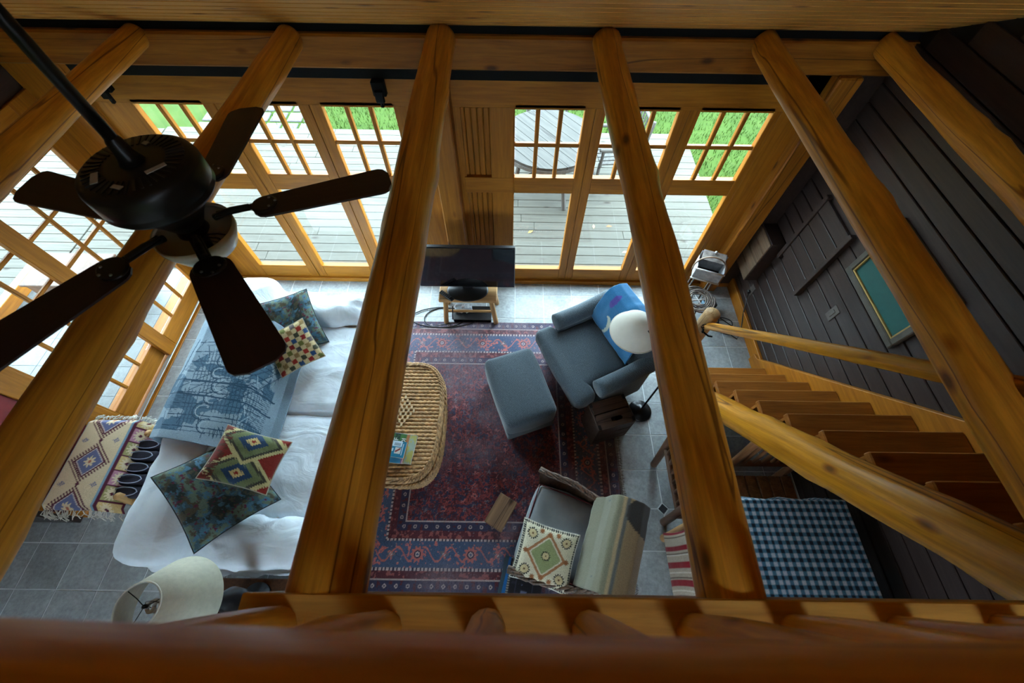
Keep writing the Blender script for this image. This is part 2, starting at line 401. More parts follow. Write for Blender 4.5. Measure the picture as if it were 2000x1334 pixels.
sdoor(7, 2.03, 2.72, LX+.025, 1.90, 2.92); sdoor(8, 1.235, 1.93, LX-.03, 1.212, 2.0)
box('wall_partition', -5.0, LX-.02, .36, .42, 0, 2.45, W_DARKB); st(bpy.data.objects['wall_partition'])

# ---- right wall of dark horizontal boards
wr = root('wall_right')
obj('backing', MB().box(RX+.025, RX+.12, -4.2, 3.1, -.05, 4.6), plain('wall_groove_black', (.02, .016, .014), .9), wr)
def roofz(y): return 2.43+(WY-y)*.52
zb, k = -.05, 0
while zb < 3.6:
    z1 = zb+.124
    ymax = WY+.05 if z1 < 2.43 else WY-(z1-2.43)/.52+.1
    ymin = -.9
    if ymax > ymin+.1: box('board', RX, RX+.022, ymin, ymax, zb+.004, z1-.004, W_DARKB, wr, .004)
    zb = z1
box('rear_boards', RX, RX+.022, -4.2, -.9, 0, 4.5, W_DARKB, wr, 0)
st(box('baseboard_right', RX-.03, RX, 1.86, WY, 0, .14, W_YC))
# window cover panel, meter cupboard, all fixed to the wall
t = thing('wall_shutter', 'dark boarded panel with side battens fixed to the dark wall', 'shutter', (RX, 2.37, .84))
for k in range(5): box('board', -.03, -.002, -.2, .2, .05+.122*k, .165+.122*k, W_DARKB, t)
box('batten', -.045, 0, -.235, -.195, 0, .68, W_DARKB, t); box('batten', -.045, 0, .195, .235, 0, .68, W_DARKB, t)
W_BOXLIT = wood('window_lit_cupboard_board', (.17, .11, .07), (.09, .055, .035), 'Y', 12, .42, crack=False)  # paler than the carcass: window light on the front put into the colour
t = thing('wall_cupboard', 'small brown boarded cupboard high in the corner beside window', 'cupboard', (RX, 2.77, .44))
box('carcass', -.125, 0, -.135, .14, 0, .5, W_DARKB, t)
for k in range(4): box('door_board', -.14, -.126, -.137, .142, .005+.123*k, .123+.123*k, W_BOXLIT, t, .004)
# light switch, outlet
PLATE = plain('brown_switch_plate', (.09, .075, .065), .4)
t = thing('light_switch', 'dark rocker light switch on the board wall', 'switch', (RX, 1.797, 1.07))
box('plate', -.008, 0, -.037, .037, -.062, .062, PLATE, t, .003); box('rocker', -.014, -.007, -.016, .016, -.033, .033, PLATE, t, .003)
t = thing('wall_outlet', 'dark wall outlet with black plug low on board wall', 'outlet', (RX, 2.60, .33))
box('plate', -.008, 0, -.035, .035, -.058, .058, PLATE, t, .003); box('plug', -.035, -.007, -.016, .016, -.045, -.012, BLKPL, t, .004)

# ---- ceiling boards following the roof slope, rear slope, rear wall with a loft window
ce = root('ceiling')
q = MB(); L = 4.45; n = 38; sl = math.atan(.52); cs, sn = math.cos(sl), math.sin(sl)
y = 0
for k in range(n):
    a, b = k*.117, k*.117+.111
    for p0, p1, d0, d1 in ((a, a+.006, .016, 0), (a+.006, b-.008, 0, 0), (b-.008, b-.002, 0, .016), (b-.002, b+.006, .016, .016)):
        nn = len(q.v)
        for s_, d in ((p0, d0), (p1, d1)):
            for x in (-5.1, 2.6): q.v.append((x, WY+.12-s_*cs+d*sn, 2.40+s_*sn+d*cs))
        q.f.append((nn, nn+2, nn+3, nn+1))
obj('sloping_boards', q, W_CEIL, ce)
yr = WY+.12-n*.117*cs; zr = 2.40+n*.117*sn
obj('roof_deck', MB().add([(-5.2, 3.4, 2.35), (2.7, 3.4, 2.35), (2.7, yr, zr+.1), (-5.2, yr, zr+.1)], [(0, 1, 2, 3)]), W_CEIL, ce)
def rz_(y): return zr+.1-(yr-y)*.27
q = MB(); SKX0, SKX1, SKY0, SKY1 = .9, 1.5, -2.05, -1.5       # unseen opening over the loft, added to light the log tops
for x0, x1, y0, y1 in ((-5.2, SKX0, -4.4, yr), (SKX1, 2.7, -4.4, yr), (SKX0, SKX1, SKY1, yr), (SKX0, SKX1, -4.4, SKY0)):
    q.add([(x0, y0, rz_(y0)), (x1, y0, rz_(y0)), (x1, y1, rz_(y1)), (x0, y1, rz_(y1))], [(0, 1, 2, 3)])
obj('rear_roof', q, W_CEIL, ce)
wre = root('wall_rear')
wx0, wx1, wz0, wz1 = .8, 2.0, 2.85, 3.5
for a, b, c, d in ((-5.1, wx0, 2.0, 4.6), (-5.1, -1.0, 0, 2.0), (-1.0, .2, 0, .95), (.2, wx0, 0, 2.0), (wx1, 2.6, 0, 4.6), (wx0, wx1, 0, wz0), (wx0, wx1, wz1, 4.6)):  # gap in the lower wall is an unseen opening added for fill light
    box('wall_panel', a, b, -3.3, -3.2, c, d, PLAST, wre, 0)
box('window_mullion', (wx0+wx1)/2-.02, (wx0+wx1)/2+.02, -3.29, -3.21, wz0, wz1, W_ZC, wre)
wfl = root('wall_far_left')
for y0, y1, z0, z1 in ((-3.3, -1.7, 0, 4.4), (-1.1, .42, 0, 4.4), (-1.7, -1.1, 0, 1.0), (-1.7, -1.1, 1.8, 4.4), (.42, 3.05, 2.3, 4.4)): box('wall_panel', -5.2, -5.0, y0, y1, z0, z1, PLAST, wfl, 0)  # unseen opening left between the panels, added to brighten the room

# ---- loft floor edge
lf = root('loft_floor')
for k in range(9): box('floor_board', -.62, 2.46, -.03-.18*(k+1)+.002, -.03-.18*k-.002, 2.45, 2.49, wood('loft_board', (.60, .30, .06), (.42, .17, .025), 'X', 7, .45, crack=False) if k == 0 else bpy.data.materials['loft_board'], lf, .003)
obj('floor_rear', MB().box(-.62, 2.46, -3.2, -1.66, 2.45, 2.49), bpy.data.materials['loft_board'], lf)
box('edge_beam', -.62, 2.46, -.16, -.032, 2.25, 2.449, W_X, lf, .01)

# ---- log ceiling beams
LOGS = [(-2.355, .07, 'peeled log beam farthest left, behind the ceiling fan'), (-1.415, .08, 'peeled log beam running under the ceiling fan motor'),
        (-.458, .094, 'thick cracked log beam crossing the middle over the wicker table'), (.567, .081, 'knotty log beam passing over the blue armchair'),
        (1.547, .077, 'log beam passing in front of the framed picture and stairs'), (2.315, .073, 'log beam tight against the dark board wall, farthest right')]
for k, (x, r, lb) in enumerate(LOGS):
    o = log('log_beam', (x, -1.2, 2.40), (x, WY-.045, 2.40), r*1.03, r*.97, W_LOG, None, .15 if k in (3, 5) else .08, 11+k, 28, 70, 14)
    tag(o, lb, 'beam', 'round log ceiling beams')

# ---- guard rail of the loft
g = thing('guard_rail', 'log guard rail along the loft edge at the bottom', 'railing', (0, -.1, 2.49))
log('top_rail', (-2.6, 0.01, .80), (1.5, -.008, .80), .078, .07, W_LOG, g, .10, 3, 32, 60, 12)
for k in range(-2, 7):
    log('baluster', (-.045+.235*k, .0, 0), (-.045+.235*k+R.uniform(-.02, .02), .0, .76), .043, .038, W_LOG, g, .08, 40+k, 14, 10, 2)

# ---- stairs
s = thing('staircase', 'steep wooden staircase with log stringer and handrail beside dark wall', 'staircase', (0, 0, 0))
for k in range(11):
    yk, zk = 1.765-.176*k, .2+.222*k
    box('tread', 1.66, 2.415, yk-.21, yk, zk-.04, zk, W_STEP, s, .006)
    box('riser', 1.67, 2.41, yk-.205, yk-.185, zk, min(zk+.182, 2.44), W_STEP, s, .002)
q = MB(); y0, z0, y1, z1 = 1.90, .0, .02, 2.36
for x in (2.415, 2.465):
    q.v += [(x, 1.97, 0), (x, 1.62, 0), (x, -.02, 2.08), (x, -.02, 2.46), (x, .04, 2.46), (x, 1.9, .13), (x, 1.97, .11)]
q.f = [(6, 5, 4, 3, 2, 1, 0), (7, 8, 9, 10, 11, 12, 13)]+[(k, (k+1) % 7, 7+(k+1) % 7, 7+k) for k in range(7)]
obj('wall_stringer', q, W_YC, s, bevel=.004)
log('log_stringer', (1.61, 1.57, .12), (1.61, -.02, 2.29), .09, .108, W_RAIL, s, .09, 5, 24, 40, 10)
log('newel_post', (1.61, 1.86, 0), (1.61, 1.86, .95), .066, .063, wood('peeled_newel', (.45, .28, .13), (.28, .14, .05), 'Z', 9, .5, knot=False), s, .03, 9, 20, 12, 2)
log('handrail', (1.6, 1.80, .86), (1.6, -.05, 3.19), .030, .042, W_RAIL, s, .10, 6, 16, 40, 6)
q = MB().tube([(1.58, 1.81, .80), (1.575, 1.79, .82), (1.57, 1.77, .80)], .008, 8).tube([(1.57, 1.79, .80), (1.63, 1.76, .77), (1.66, 1.755, .77)], .007, 8)
q.loop([(1.565+.02*math.cos(a), 1.80, .86+.025*math.sin(a)) for a in np.linspace(0, 2*PI, 12, endpoint=False)], .004, 6)
obj('iron_latch', q, BLACK, s, smooth=True)
# ------------------------------------------------------------------ outside: deck, lawn, garden table
dk = root('deck', (0, 0, -.15))
n = 0
for k in range(22):
    y0 = 3.06+.1435*k; y1 = y0+.137
    if y0 > 6.05: break
    x = -5.46; rr = random.Random(k*5+1)
    while x < 2.68:
        L = rr.uniform(1.6, 3.4); x2 = min(x+L, 2.68)
        if x2-x > .2: box('plank', x+.002, x2-.002, y0, y1, -.03, 0, W_DECK, dk, .003)
        x = x2
for k in range(42):
    y0 = .0+.1435*k
    box('plank', -8.2, -5.48, y0+.0, y0+.137, -.03, 0, W_DECK, dk, .003)
GR = bpy.data.materials.new('lawn_grass'); GR.use_nodes = True
nt = GR.node_tree; b = nt.nodes['Principled BSDF']; v = coords(nt, (1, 1, 1), 'Object', False)
c = ramp(nt, nz(nt, v, 1.7, 6, .75), [(.3, (.015, .031, .003)), (.55, (.023, .043, .005)), (.75, (.038, .048, .012))])
nt.links.new(c, b.inputs['Base Color']); b.inputs['Roughness'].default_value = .9; b.inputs['Specular IOR Level'].default_value = .1
q = MB().add([(-30, -30, 0), (30, -30, 0), (30, 40, 0), (-30, 40, 0)], [(0, 1, 2, 3)])
st(obj('ground', q, GR, None, (0, 0, -.3)))
# grass blades near the windows
rs = np.random.RandomState(4); N = 26000
gx = rs.uniform(-4.5, 5.0, N); gy = rs.uniform(4.3, 9.5, N)
keep = (gy > 6.1) | (gx > 2.70)
keep &= ~((gx > -5.3) & (gx < -3.2) & (gy < 9.5) & (gy > 6.0) & (rs.rand(N) < .8))
gx, gy = gx[keep], gy[keep]; N = len(gx)
h = rs.uniform(.03, .085, N); a = rs.uniform(0, 2*PI, N); wd = rs.uniform(.004, .008, N); lx = rs.uniform(-.03, .03, N); ly = rs.uniform(-.03, .03, N)
V = np.empty((N, 3, 3)); V[:, 0] = np.c_[gx-wd*np.cos(a), gy-wd*np.sin(a), np.full(N, -.3)]; V[:, 1] = np.c_[gx+wd*np.cos(a), gy+wd*np.sin(a), np.full(N, -.3)]
V[:, 2] = np.c_[gx+lx, gy+ly, -.3+h]
q = MB(); q.v = [tuple(p) for p in V.reshape(-1, 3)]; q.f = [(3*i, 3*i+1, 3*i+2) for i in range(N)]
o = obj('grass_blades', q, GR); o['kind'] = 'stuff'; tag(o, 'bright green lawn grass beyond the wooden deck', 'grass')
PAV = plain('pale_paver', (.055, .052, .05), .9, var=.1)
pt = root('garden_path', (0, 0, -.28))
for i in range(7):
    for j in range(8):
        x, y = -5.2+.28*i+.02*j, 6.18+.30*j
        if i >= 6 and j > 1 and R.random() < .5: continue
        box('paver', x, x+.24, y, y+.25, -.03, .0, PAV, pt, .01)
# round plank table
t = thing('garden_table', 'round weathered plank table standing on the deck', 'table', (.43, 4.77, -.15))
rot = math.radians(-52); rad = .62; nk = 9; wk = 2*rad/nk
for k in range(nk):
    x0, x1 = -rad+wk*k+.003, -rad+wk*(k+1)-.003
    P = []
    for x in np.linspace(x0, x1, 6): P.append((x, -math.sqrt(max(rad*rad-x*x, .004))))
    for x in np.linspace(x1, x0, 6): P.append((x, math.sqrt(max(rad*rad-x*x, .004))))
    q = MB(); m = len(P); q.v = [(y, x, 0) for x, y in P]+[(y, x, .035) for x, y in P]
    q.f = [tuple(range(m)), tuple(range(2*m-1, m-1, -1))]+[(i, m+i, m+(i+1) % m, (i+1) % m) for i in range(m)]
    obj('plank', q, W_GREYX, t, (0, 0, .70), (0, 0, rot))
for a in (.5, 2.1, 3.6, 5.2):
    log('leg', (.52*math.cos(a), .52*math.sin(a), 0), (.36*math.cos(a), .36*math.sin(a), .70), .032, .028, W_GREY, t, .08, int(a*10), 10, 8, 2)
log('stretcher', (-.4, -.25, .3), (.4, .2, .32), .022, .02, W_GREY, t, .08, 77, 10, 8, 1); log('stretcher', (-.2, .38, .3), (.25, -.4, .32), .022, .02, W_GREY, t, .08, 78, 10, 8, 1)
obj('table_rim', MB().lathe([(.60, .655), (.625, .655), (.625, .70), (.60, .70)], 40), W_GREY, t)
def rustic(label, loc, rz):
    t = thing('garden_chair', label, 'chair', loc, rz, 'rustic grey chairs on the deck')
    for k in range(6): box('seat_slat', -.24+.08*k, -.175+.08*k, -.22, .22, .40, .42, W_GREY, t)
    for sx in (-1, 1):
        log('leg', (sx*.26, .25, 0), (sx*.23, .22, .42), .025, .022, W_GREY, t, .08, 3+sx, 10, 6, 1)
        log('leg', (sx*.26, -.22, 0), (sx*.24, -.34, .95), .026, .022, W_GREY, t, .08, 7+sx, 10, 8, 1)
        log('arm', (sx*.27, -.3, .62), (sx*.27, .26, .64), .024, .024, W_GREY, t, .08, 17+sx, 10, 6, 1)
        log('arm_post', (sx*.25, .22, .40), (sx*.27, .22, .63), .02, .02, W_GREY, t, .08, 27+sx, 10, 6, 1)
    for z, y in ((.55, -.28), (.92, -.335)): log('back_rail', (-.24, y, z), (.24, y, z), .02, .02, W_GREY, t, .06, 41, 10, 6, 1)
    for k in range(6): log('back_slat', (-.19+.076*k, -.275, .55), (-.19+.076*k, -.335, .92), .012, .012, W_GREY, t, .05, 51+k, 8, 6, 0)
    log('stretcher', (-.25, .23, .18), (.25, .23, .18), .016, .016, W_GREY, t, .06, 61, 8, 6, 1)
rustic('grey rustic chair behind the round garden table', (.45, 5.85, -.15), PI)
rustic('grey rustic chair right of the round garden table', (1.32, 4.95, -.15), PI/2+.1)
o = log('garden_pole', (2.33, 3.45, -.15), (2.33, 3.5, 1.7), .012, .012, BLACK, None, .0, 1, 8, 4, 0); tag(o, 'thin dark pole standing on the deck outside right door', 'pole')
t = thing('glass_vase', 'clear white glass jar on the deck outside the window', 'jar', (1.93, 3.28, -.15))
obj('body', MB().lathe([(.0, 0), (.05, 0), (.075, .05), (.07, .12), (.04, .17), (.045, .2)], 20), plain('frosted_glass', (.7, .75, .78), .15), t, smooth=True)
obj('stopper', MB().lathe([(.0, .235), (.02, .23), (.03, .2), (.0, .2)], 16), plain('white_stopper', (.7, .7, .72), .3), t, smooth=True)
for nm, lb, cl, x, y, a in (('orange', 'orange curled leaf lying flat on the deck behind the knotty beam', (.30, .11, .03), 1.25, 4.0, .1), ('tan', 'pale tan leaf standing beside the orange leaf on deck', (.30, .20, .10), 1.05, 3.99, 1.5),
                         ('yellow', 'small yellow leaf on the deck below the garden table', (.34, .24, .04), .22, 3.88, .6), ('rust', 'rust leaf near the deck edge outside the right door', (.26, .10, .04), 2.05, 4.5, 2.2), ('cream', 'cream leaf on the deck boards near the window sill', (.32, .27, .18), 1.4, 3.55, .3)):
    q = MB().add([(-.04, 0, .002), (0, -.02, .008), (.045, 0, .002), (0, .02, .010), (0, 0, .004)], [(0, 1, 4), (1, 2, 4), (2, 3, 4), (3, 0, 4)])
    o = obj('fallen_leaf', q, plain(nm+'_leaf', cl, .8, var=.3), None, (x, y, -.15), (0, 0, a)); tag(o, lb, 'leaf', 'fallen leaves on the deck')
# porch beyond the sliding doors
pf = root('porch_floor')
tm = None
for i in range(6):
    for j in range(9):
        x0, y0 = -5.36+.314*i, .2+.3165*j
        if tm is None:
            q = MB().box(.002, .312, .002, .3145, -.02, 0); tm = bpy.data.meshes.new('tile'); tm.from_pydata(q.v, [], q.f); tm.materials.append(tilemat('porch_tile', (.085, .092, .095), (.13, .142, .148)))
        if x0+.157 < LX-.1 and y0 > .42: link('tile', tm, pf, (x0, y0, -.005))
obj('porch_slab', MB().box(-5.4, LX-.05, .42, 3.0, -.2, -.012), PAV, pf)
box('porch_shade_roof', -8.4, LX-.1, .3, 3.05, 2.4, 2.46, W_YC, pf)  # unseen roof, added to shade the porch and the deck beyond
box('porch_sill', -5.46, -5.36, .42, 3.0, -.2, .12, W_YC, pf)
t = thing('porch_box', 'brown wooden storage box outside the sliding doors', 'box', (-4.55, 2.68, 0))
box('carcass', -.35, .35, -.2, .2, 0, .38, W_DARKF, t, .006); box('lid', -.37, .37, -.22, .22, .38, .41, W_DARKF, t, .006)
o = box('porch_mat', -4.35, -3.95, 1.9, 2.5, -.004, .012, plain('dark_mat', (.05, .05, .06), .95), None); tag(o, 'dark mat on the porch tiles behind the sliding door', 'mat')
# ------------------------------------------------------------------ painting tools for textiles
def vnoise(x, y, seed=0):
    xi = np.floor(x).astype(int); yi = np.floor(y).astype(int); fx = x-xi; fy = y-yi
    fx = fx*fx*(3-2*fx); fy = fy*fy*(3-2*fy)
    def hsh(a, b):
        h_ = (a*374761393+b*668265263+seed*974711) & 0x7fffffff
        h_ = ((h_ ^ (h_ >> 13))*1274126177) & 0x7fffffff
        return ((h_ ^ (h_ >> 16)) & 0xffff)/65535.0
    return (hsh(xi, yi)*(1-fx)+hsh(xi+1, yi)*fx)*(1-fy)+(hsh(xi, yi+1)*(1-fx)+hsh(xi+1, yi+1)*fx)*fy
def fbm(x, y, o=4, seed=0):
    s_ = 0; a = .5
    for k in range(o): s_ = s_+a*vnoise(x*2**k, y*2**k, seed+k); a *= .5
    return s_/.94
def put(c, m, col): c[m] = col
def A(*c): return np.array(lin(*c))

# ------------------------------------------------------------------ rug
def rugcols(X, Y):      # metres, X across -1.35..0.95, Y -0.1..2.37
    n = X.shape; c = np.zeros(n+(3,)); w_, h_ = 2.30, 2.47
    u = X+1.35; v = 2.37-Y
    de = np.minimum(np.minimum(u, w_-u), np.minimum(v, h_-v))
    top = np.minimum(v, h_-v) <= np.minimum(u, w_-u)
    s_ = np.where(top, u, v)
    red, dred, blue, navy, cream, rose, grey = A(106, 38, 38), A(74, 30, 38), A(52, 76, 104), A(38, 40, 62), A(160, 148, 140), A(160, 84, 76), A(92, 88, 94)
    f1 = fbm(X*38, Y*38, 3, 3); f2 = fbm(X*90, Y*90, 2, 9); f3 = fbm(X*150, Y*130, 2, 14); f4 = fbm(X*16, Y*16, 3, 17)
    c[:] = red; put(c, f4 > .56, A(88, 40, 46)); put(c, f4 < .40, A(118, 44, 40))
    cell = .082; oy = np.where(np.mod(np.floor(X/cell), 2) == 0, 0, cell/2); i = np.floor(X/cell); j = np.floor((Y+oy)/cell)
    hh = vnoise(i*3.3+.5, j*2.7+.5, 21); px = X-(i+.5)*cell+(vnoise(i*1.7+3.3, j*1.3, 5)-.5)*.05; py = Y+oy-(j+.5)*cell+(vnoise(i*1.9, j*1.1+7.7, 6)-.5)*.05
    rr = np.hypot(px, py); an = np.arctan2(py, px)
    pet = rr < (.012+.014*vnoise(i*2.2, j*3.1, 8))*(1+.35*np.cos(an*6))
    put(c, pet & (hh < .4), navy); put(c, pet & (hh >= .4) & (hh < .62), rose*.8); put(c, pet & (hh >= .62), grey*.8)
    put(c, (f1 > .60), dred); put(c, (f1 < .36), navy*1.2); put(c, (f2 > .64), grey*.9); put(c, f2 < .28, dred*.8); put(c, f3 > .72, cream*.55); put(c, f3 < .22, navy)
    # border bands
    def band(a, b, col): put(c, (de >= a) & (de < b), col)
    band(0, .012, dred*.7); band(.012, .09, navy*1.2); band(.09, .10, cream*.8); band(.10, .155, dred); band(.155, .175, cream); band(.175, .36, blue); band(.36, .38, cream)
    band(.38, .435, dred*1.1); band(.435, .50, navy*1.2); band(.50, .512, cream*.85)
    m = ((de >= .155) & (de < .175)) | ((de >= .36) & (de < .38))
    put(c, m & (np.mod(s_, .03) < .012), navy)
    m = (de >= .175) & (de < .36)
    q = np.mod(s_, .42)-.21; dd = de-.267; r_ = np.hypot(q, dd); a_ = np.arctan2(dd, q)
    put(c, m & (r_ < .052*(1+.18*np.cos(a_*10))), rose); put(c, m & (r_ < .028), navy); put(c, m & (r_ < .018), cream); put(c, m & (r_ < .010), blue)
    q2 = np.mod(s_+.21, .42)-.21; r2_ = np.hypot(q2, dd); put(c, m & (r2_ < .03*(1+.3*np.cos(np.arctan2(dd, q2)*5))), grey); put(c, m & (r2_ < .012), cream)
    vine = np.abs(dd-.05*np.sin(s_*30)) < .008; put(c, m & vine & (r_ > .06), rose)
    put(c, m & (f1 > .63) & (r_ > .06), rose*1.1); put(c, m & (f2 > .68) & (r_ > .06), cream*.8)
    for lo, hi in ((.012, .09), (.435, .50)):
        m = (de >= lo) & (de < hi); q = np.mod(s_, .09)-.045; r_ = np.hypot(q, de-(lo+hi)/2)
        put(c, m & (r_ < .014), cream*.8); put(c, m & (r_ < .007), navy); put(c, m & (np.abs(q) > .03) & (f1 > .5), dred)
    for lo, hi in ((.10, .155), (.38, .435)):
        m = (de >= lo) & (de < hi); put(c, m & (f1 > .55), rose*.6); put(c, m & (f2 > .66), grey)
    # wear and fading of the pile
    wear = np.clip((fbm(X*2.1, Y*3, 4, 31)-.36)*2.8, 0, 1)*np.clip(.3+.9*fbm(X*110, Y*40, 3, 8), 0, 1)
    wcol = A(108, 100, 108)
    c = c*(1-  .72*wear[..., None])+wcol*.72*wear[..., None]
    g_ = c.mean(-1, keepdims=True); c = g_+.80*(c-g_)
    return c*np.array([1.75, 1.58, 1.66])
nx, ny = 430, 462
X, Y = np.meshgrid(np.linspace(-1.35, .95, nx), np.linspace(-.1, 2.37, ny), indexing='ij')
Cc = rugcols(X, Y)
Z = .010+.0025*fbm(X*6, Y*6, 2, 2)
edge = np.minimum(np.minimum(X+1.35, .95-X), np.minimum(Y+.1, 2.37-Y)); Z = np.where(edge < .004, .001, Z)
ids = np.arange(nx*ny).reshape(nx, ny)
q = MB(); q.v = np.stack([X, Y, Z], -1).reshape(-1, 3).tolist()
q.f = np.stack([ids[:-1, :-1], ids[1:, :-1], ids[1:, 1:], ids[:-1, 1:]], -1).reshape(-1, 4).tolist()
rug = thing('area_rug', 'worn red and blue oriental rug under the wicker table', 'rug')
obj('pile', q, COLR, rug, smooth=True, cols=Cc.reshape(-1, 3))
q = MB()
for k in range(300):
    x = .95; y = -.09+2.45*k/299; dx = R.uniform(.025, .05)
    q.tube([(x-.005, y, .006), (x+dx*.5, y+R.uniform(-.006, .006), .007), (x+dx, y+R.uniform(-.012, .012), .004)], .0016, 4, False)
o = obj('fringe', q, plain('rug_fringe', (.16, .11, .09), .95), rug); o['kind'] = 'stuff'

# ------------------------------------------------------------------ cushions
def cushion(name, label, w_, h_, t, cf, M, group=None, n=56, pinch=.07, back=(.45, .43, .4), cat='cushion', piping=None):
    """square pillow with pointed corners; front side painted by cf(u,v)"""
    u = np.linspace(-1, 1, n); U, V_ = np.meshgrid(u, u, indexing='ij')
    def side(sg):
        prof = ((1-U**4)*(1-V_**4))**.5
        x = U*w_/2*(1-pinch*(1-V_**2)); y = V_*h_/2*(1-pinch*(1-U**2))
        wr = 1+.10*(fbm(U*2.5+7, V_*2.5+sg, 3, 5)-.5)*2
        return np.stack([x, y, sg*t/2*prof*wr], -1).reshape(-1, 3)
    q = MB(); q.v = np.concatenate([side(1), side(-1)]).tolist(); i = np.arange(n*n).reshape(n, n)
    f = np.stack([i[:-1, :-1], i[1:, :-1], i[1:, 1:], i[:-1, 1:]], -1).reshape(-1, 4)
    q.f = f.tolist()+(f[:, ::-1]+n*n).tolist()
    cols = np.empty((2*n*n, 3)); cols[:n*n] = cf(U, V_).reshape(-1, 3); cols[n*n:] = np.array(back)
    t_ = thing(name, label, cat, (0, 0, 0), 0, group); t_.matrix_world = M
    obj('cover', q, COLM, t_, smooth=True, cols=cols)
    e = np.linspace(-1, 1, 16)[:-1]; P = []
    for a in e: P.append((a, -1))
    for a in e: P.append((1, a))
    for a in e: P.append((-a, 1))
    for a in e: P.append((-1, -a))
    q = MB().loop([(x*w_/2*(1-pinch*(1-y*y)), y*h_/2*(1-pinch*(1-x*x)), 0) for x, y in P], .005, 6)
    obj('piping', q, plain('piping_'+name, piping or back, .9), t_, smooth=True)
    return t_
def floral(U, V_):
    c = np.zeros(U.shape+(3,)); f = fbm(U*4+3, V_*4, 4, 1); g_ = fbm(U*9, V_*9+5, 3, 2); h_ = fbm(U*14+9, V_*14, 2, 6)
    c[:] = A(64, 88, 98); put(c, f > .55, A(96, 112, 98)); put(c, f < .42, A(46, 56, 54)); put(c, g_ > .62, A(74, 112, 134)); put(c, g_ < .34, A(80, 74, 58))
    put(c, (h_ > .72), A(120, 104, 78)); put(c, (h_ < .2), A(96, 40, 62)); return c
def checks(U, V_):
    c = np.zeros(U.shape+(3,)); c[:] = A(196, 176, 132)
    pal = [A(126, 28, 28), A(36, 66, 104), A(62, 62, 46), A(150, 44, 34), A(140, 116, 74), A(88, 78, 78), A(104, 108, 52)]
    a, b_ = U*4.5+.5, V_*4.5+.5
    e = (vnoise(U*40, V_*40, 4)-.5)*.12; a = a+e; b_ = b_+e
    i = np.floor(a).astype(int); j = np.floor(b_).astype(int)
    for k, p in enumerate(pal): put(c, ((i+j) % 2 == 0) & (((i*3+j*5) % 7) == k), p)
    put(c, ((i+j) % 2 != 0) & (fbm(U*12+V_*12, V_*30, 2, 3) > .6), A(176, 152, 108)); return c
def kilim(U, V_):
    c = np.zeros(U.shape+(3,)); c[:] = A(120, 34, 26)
    tooth = .07*np.abs(np.mod(U*9+V_*9, 1)-.5)
    for cy in (-.62, .62):
        d = np.abs(U*.85)+np.abs(V_-cy)*1.0+tooth*2
        put(c, d < .98, A(182, 168, 118)); put(c, d < .82, A(60, 58, 48)); put(c, d < .70, A(102, 110, 74)); put(c, d < .44, A(36, 60, 88)); put(c, d < .22, A(200, 176, 120)); put(c, d < .11, A(140, 40, 28))
    put(c, (U < -.62) & (fbm(U*6, V_*20, 3, 2) > .45), A(92, 44, 30)); return c
def deer(U, V_):     # cream cushion with green medallion
    c = np.zeros(U.shape+(3,)); c[:] = A(214, 205, 178)
    d = np.abs(U)*.9+np.abs(V_)*.8; st_ = np.floor(d*14)/14
    put(c, d < .66, A(172, 118, 80)); put(c, d < .56, A(214, 205, 178)); put(c, st_ < .50, A(150, 160, 112))
    def med(x, y, r):
        q = np.maximum(np.abs(U-x), np.abs(V_-y))*.6+(np.abs(U-x)+np.abs(V_-y))*.45
        z = .12*np.sign(np.sin(np.arctan2(V_-y, U-x)*14))*r
        put(c, q < r+z, A(34, 32, 34)); put(c, q < r*.78, A(206, 186, 142)); put(c, q < r*.2, A(120, 90, 60))
    med(0, 0, .17)
    for x, y in ((-.62, -.62), (.62, -.62), (-.62, .62), (.62, .62)): med(x, y, .20)
    for x, y in ((-.75, 0), (.75, 0), (0, -.75), (0, .75), (-.3, -.8), (.3, .8), (-.3, .8), (.3, -.8)):
        r_ = np.hypot(U-x, V_-y); put(c, r_ < .085*(1+.25*np.cos(8*np.arctan2(V_-y, U-x))), A(150, 96, 58))
    m = (np.abs(U) > .93) | (np.abs(V_) > .93); s_ = np.where(np.abs(U) > .93, V_, U)
    put(c, ((np.abs(U) > .90) | (np.abs(V_) > .90)) & (np.mod(s_*13, 1) < .5), A(26, 28, 34)); put(c, (np.maximum(np.abs(U), np.abs(V_)) > .94) & (np.maximum(np.abs(U), np.abs(V_)) < .975), A(26, 28, 34))
    return c
def orient(loc, nrm, xdir):
    n_ = Vector(nrm).normalized(); x = Vector(xdir); x = (x-n_*x.dot(n_)).normalized(); y = n_.cross(x)
    return Matrix(((x.x, y.x, n_.x, loc[0]), (x.y, y.y, n_.y, loc[1]), (x.z, y.z, n_.z, loc[2]), (0, 0, 0, 1)))

# ------------------------------------------------------------------ sofa with white slipcover
def wr(sc=5, amp=.012, sd=0):
    return lambda p: amp*(noise.noise(Vector((p.x*sc+sd, p.y*sc*1.4, p.z*sc)))+.5*noise.noise(Vector((p.x*sc*2.3, p.y*sc*2.6+sd, p.z*sc*2))))
SO = (-1.9, 1.17, 0)
t = thing('sofa', 'long sofa under a rumpled white slipcover, left of wicker table', 'sofa', SO)
obj('base', MB().rbox(-.56, .60, -1.12, 1.12, .02, .33, .05, 14, wr(4, .014)), WHITEC, t, smooth=True)
obj('backrest', MB().rbox(-.58, -.16, -1.12, 1.14, .1, .83, .12, 22, wr(4, .022, 3)), WHITEC, t, smooth=True)
obj('arm', MB().rbox(-.56, .56, .80, 1.15, .06, .63, .14, 22, wr(6, .030, 5)), WHITEC, t, smooth=True)
obj('arm', MB().rbox(-.56, .52, -1.15, -.80, .06, .62, .14, 22, wr(7, .034, 8)), WHITEC, t, smooth=True)
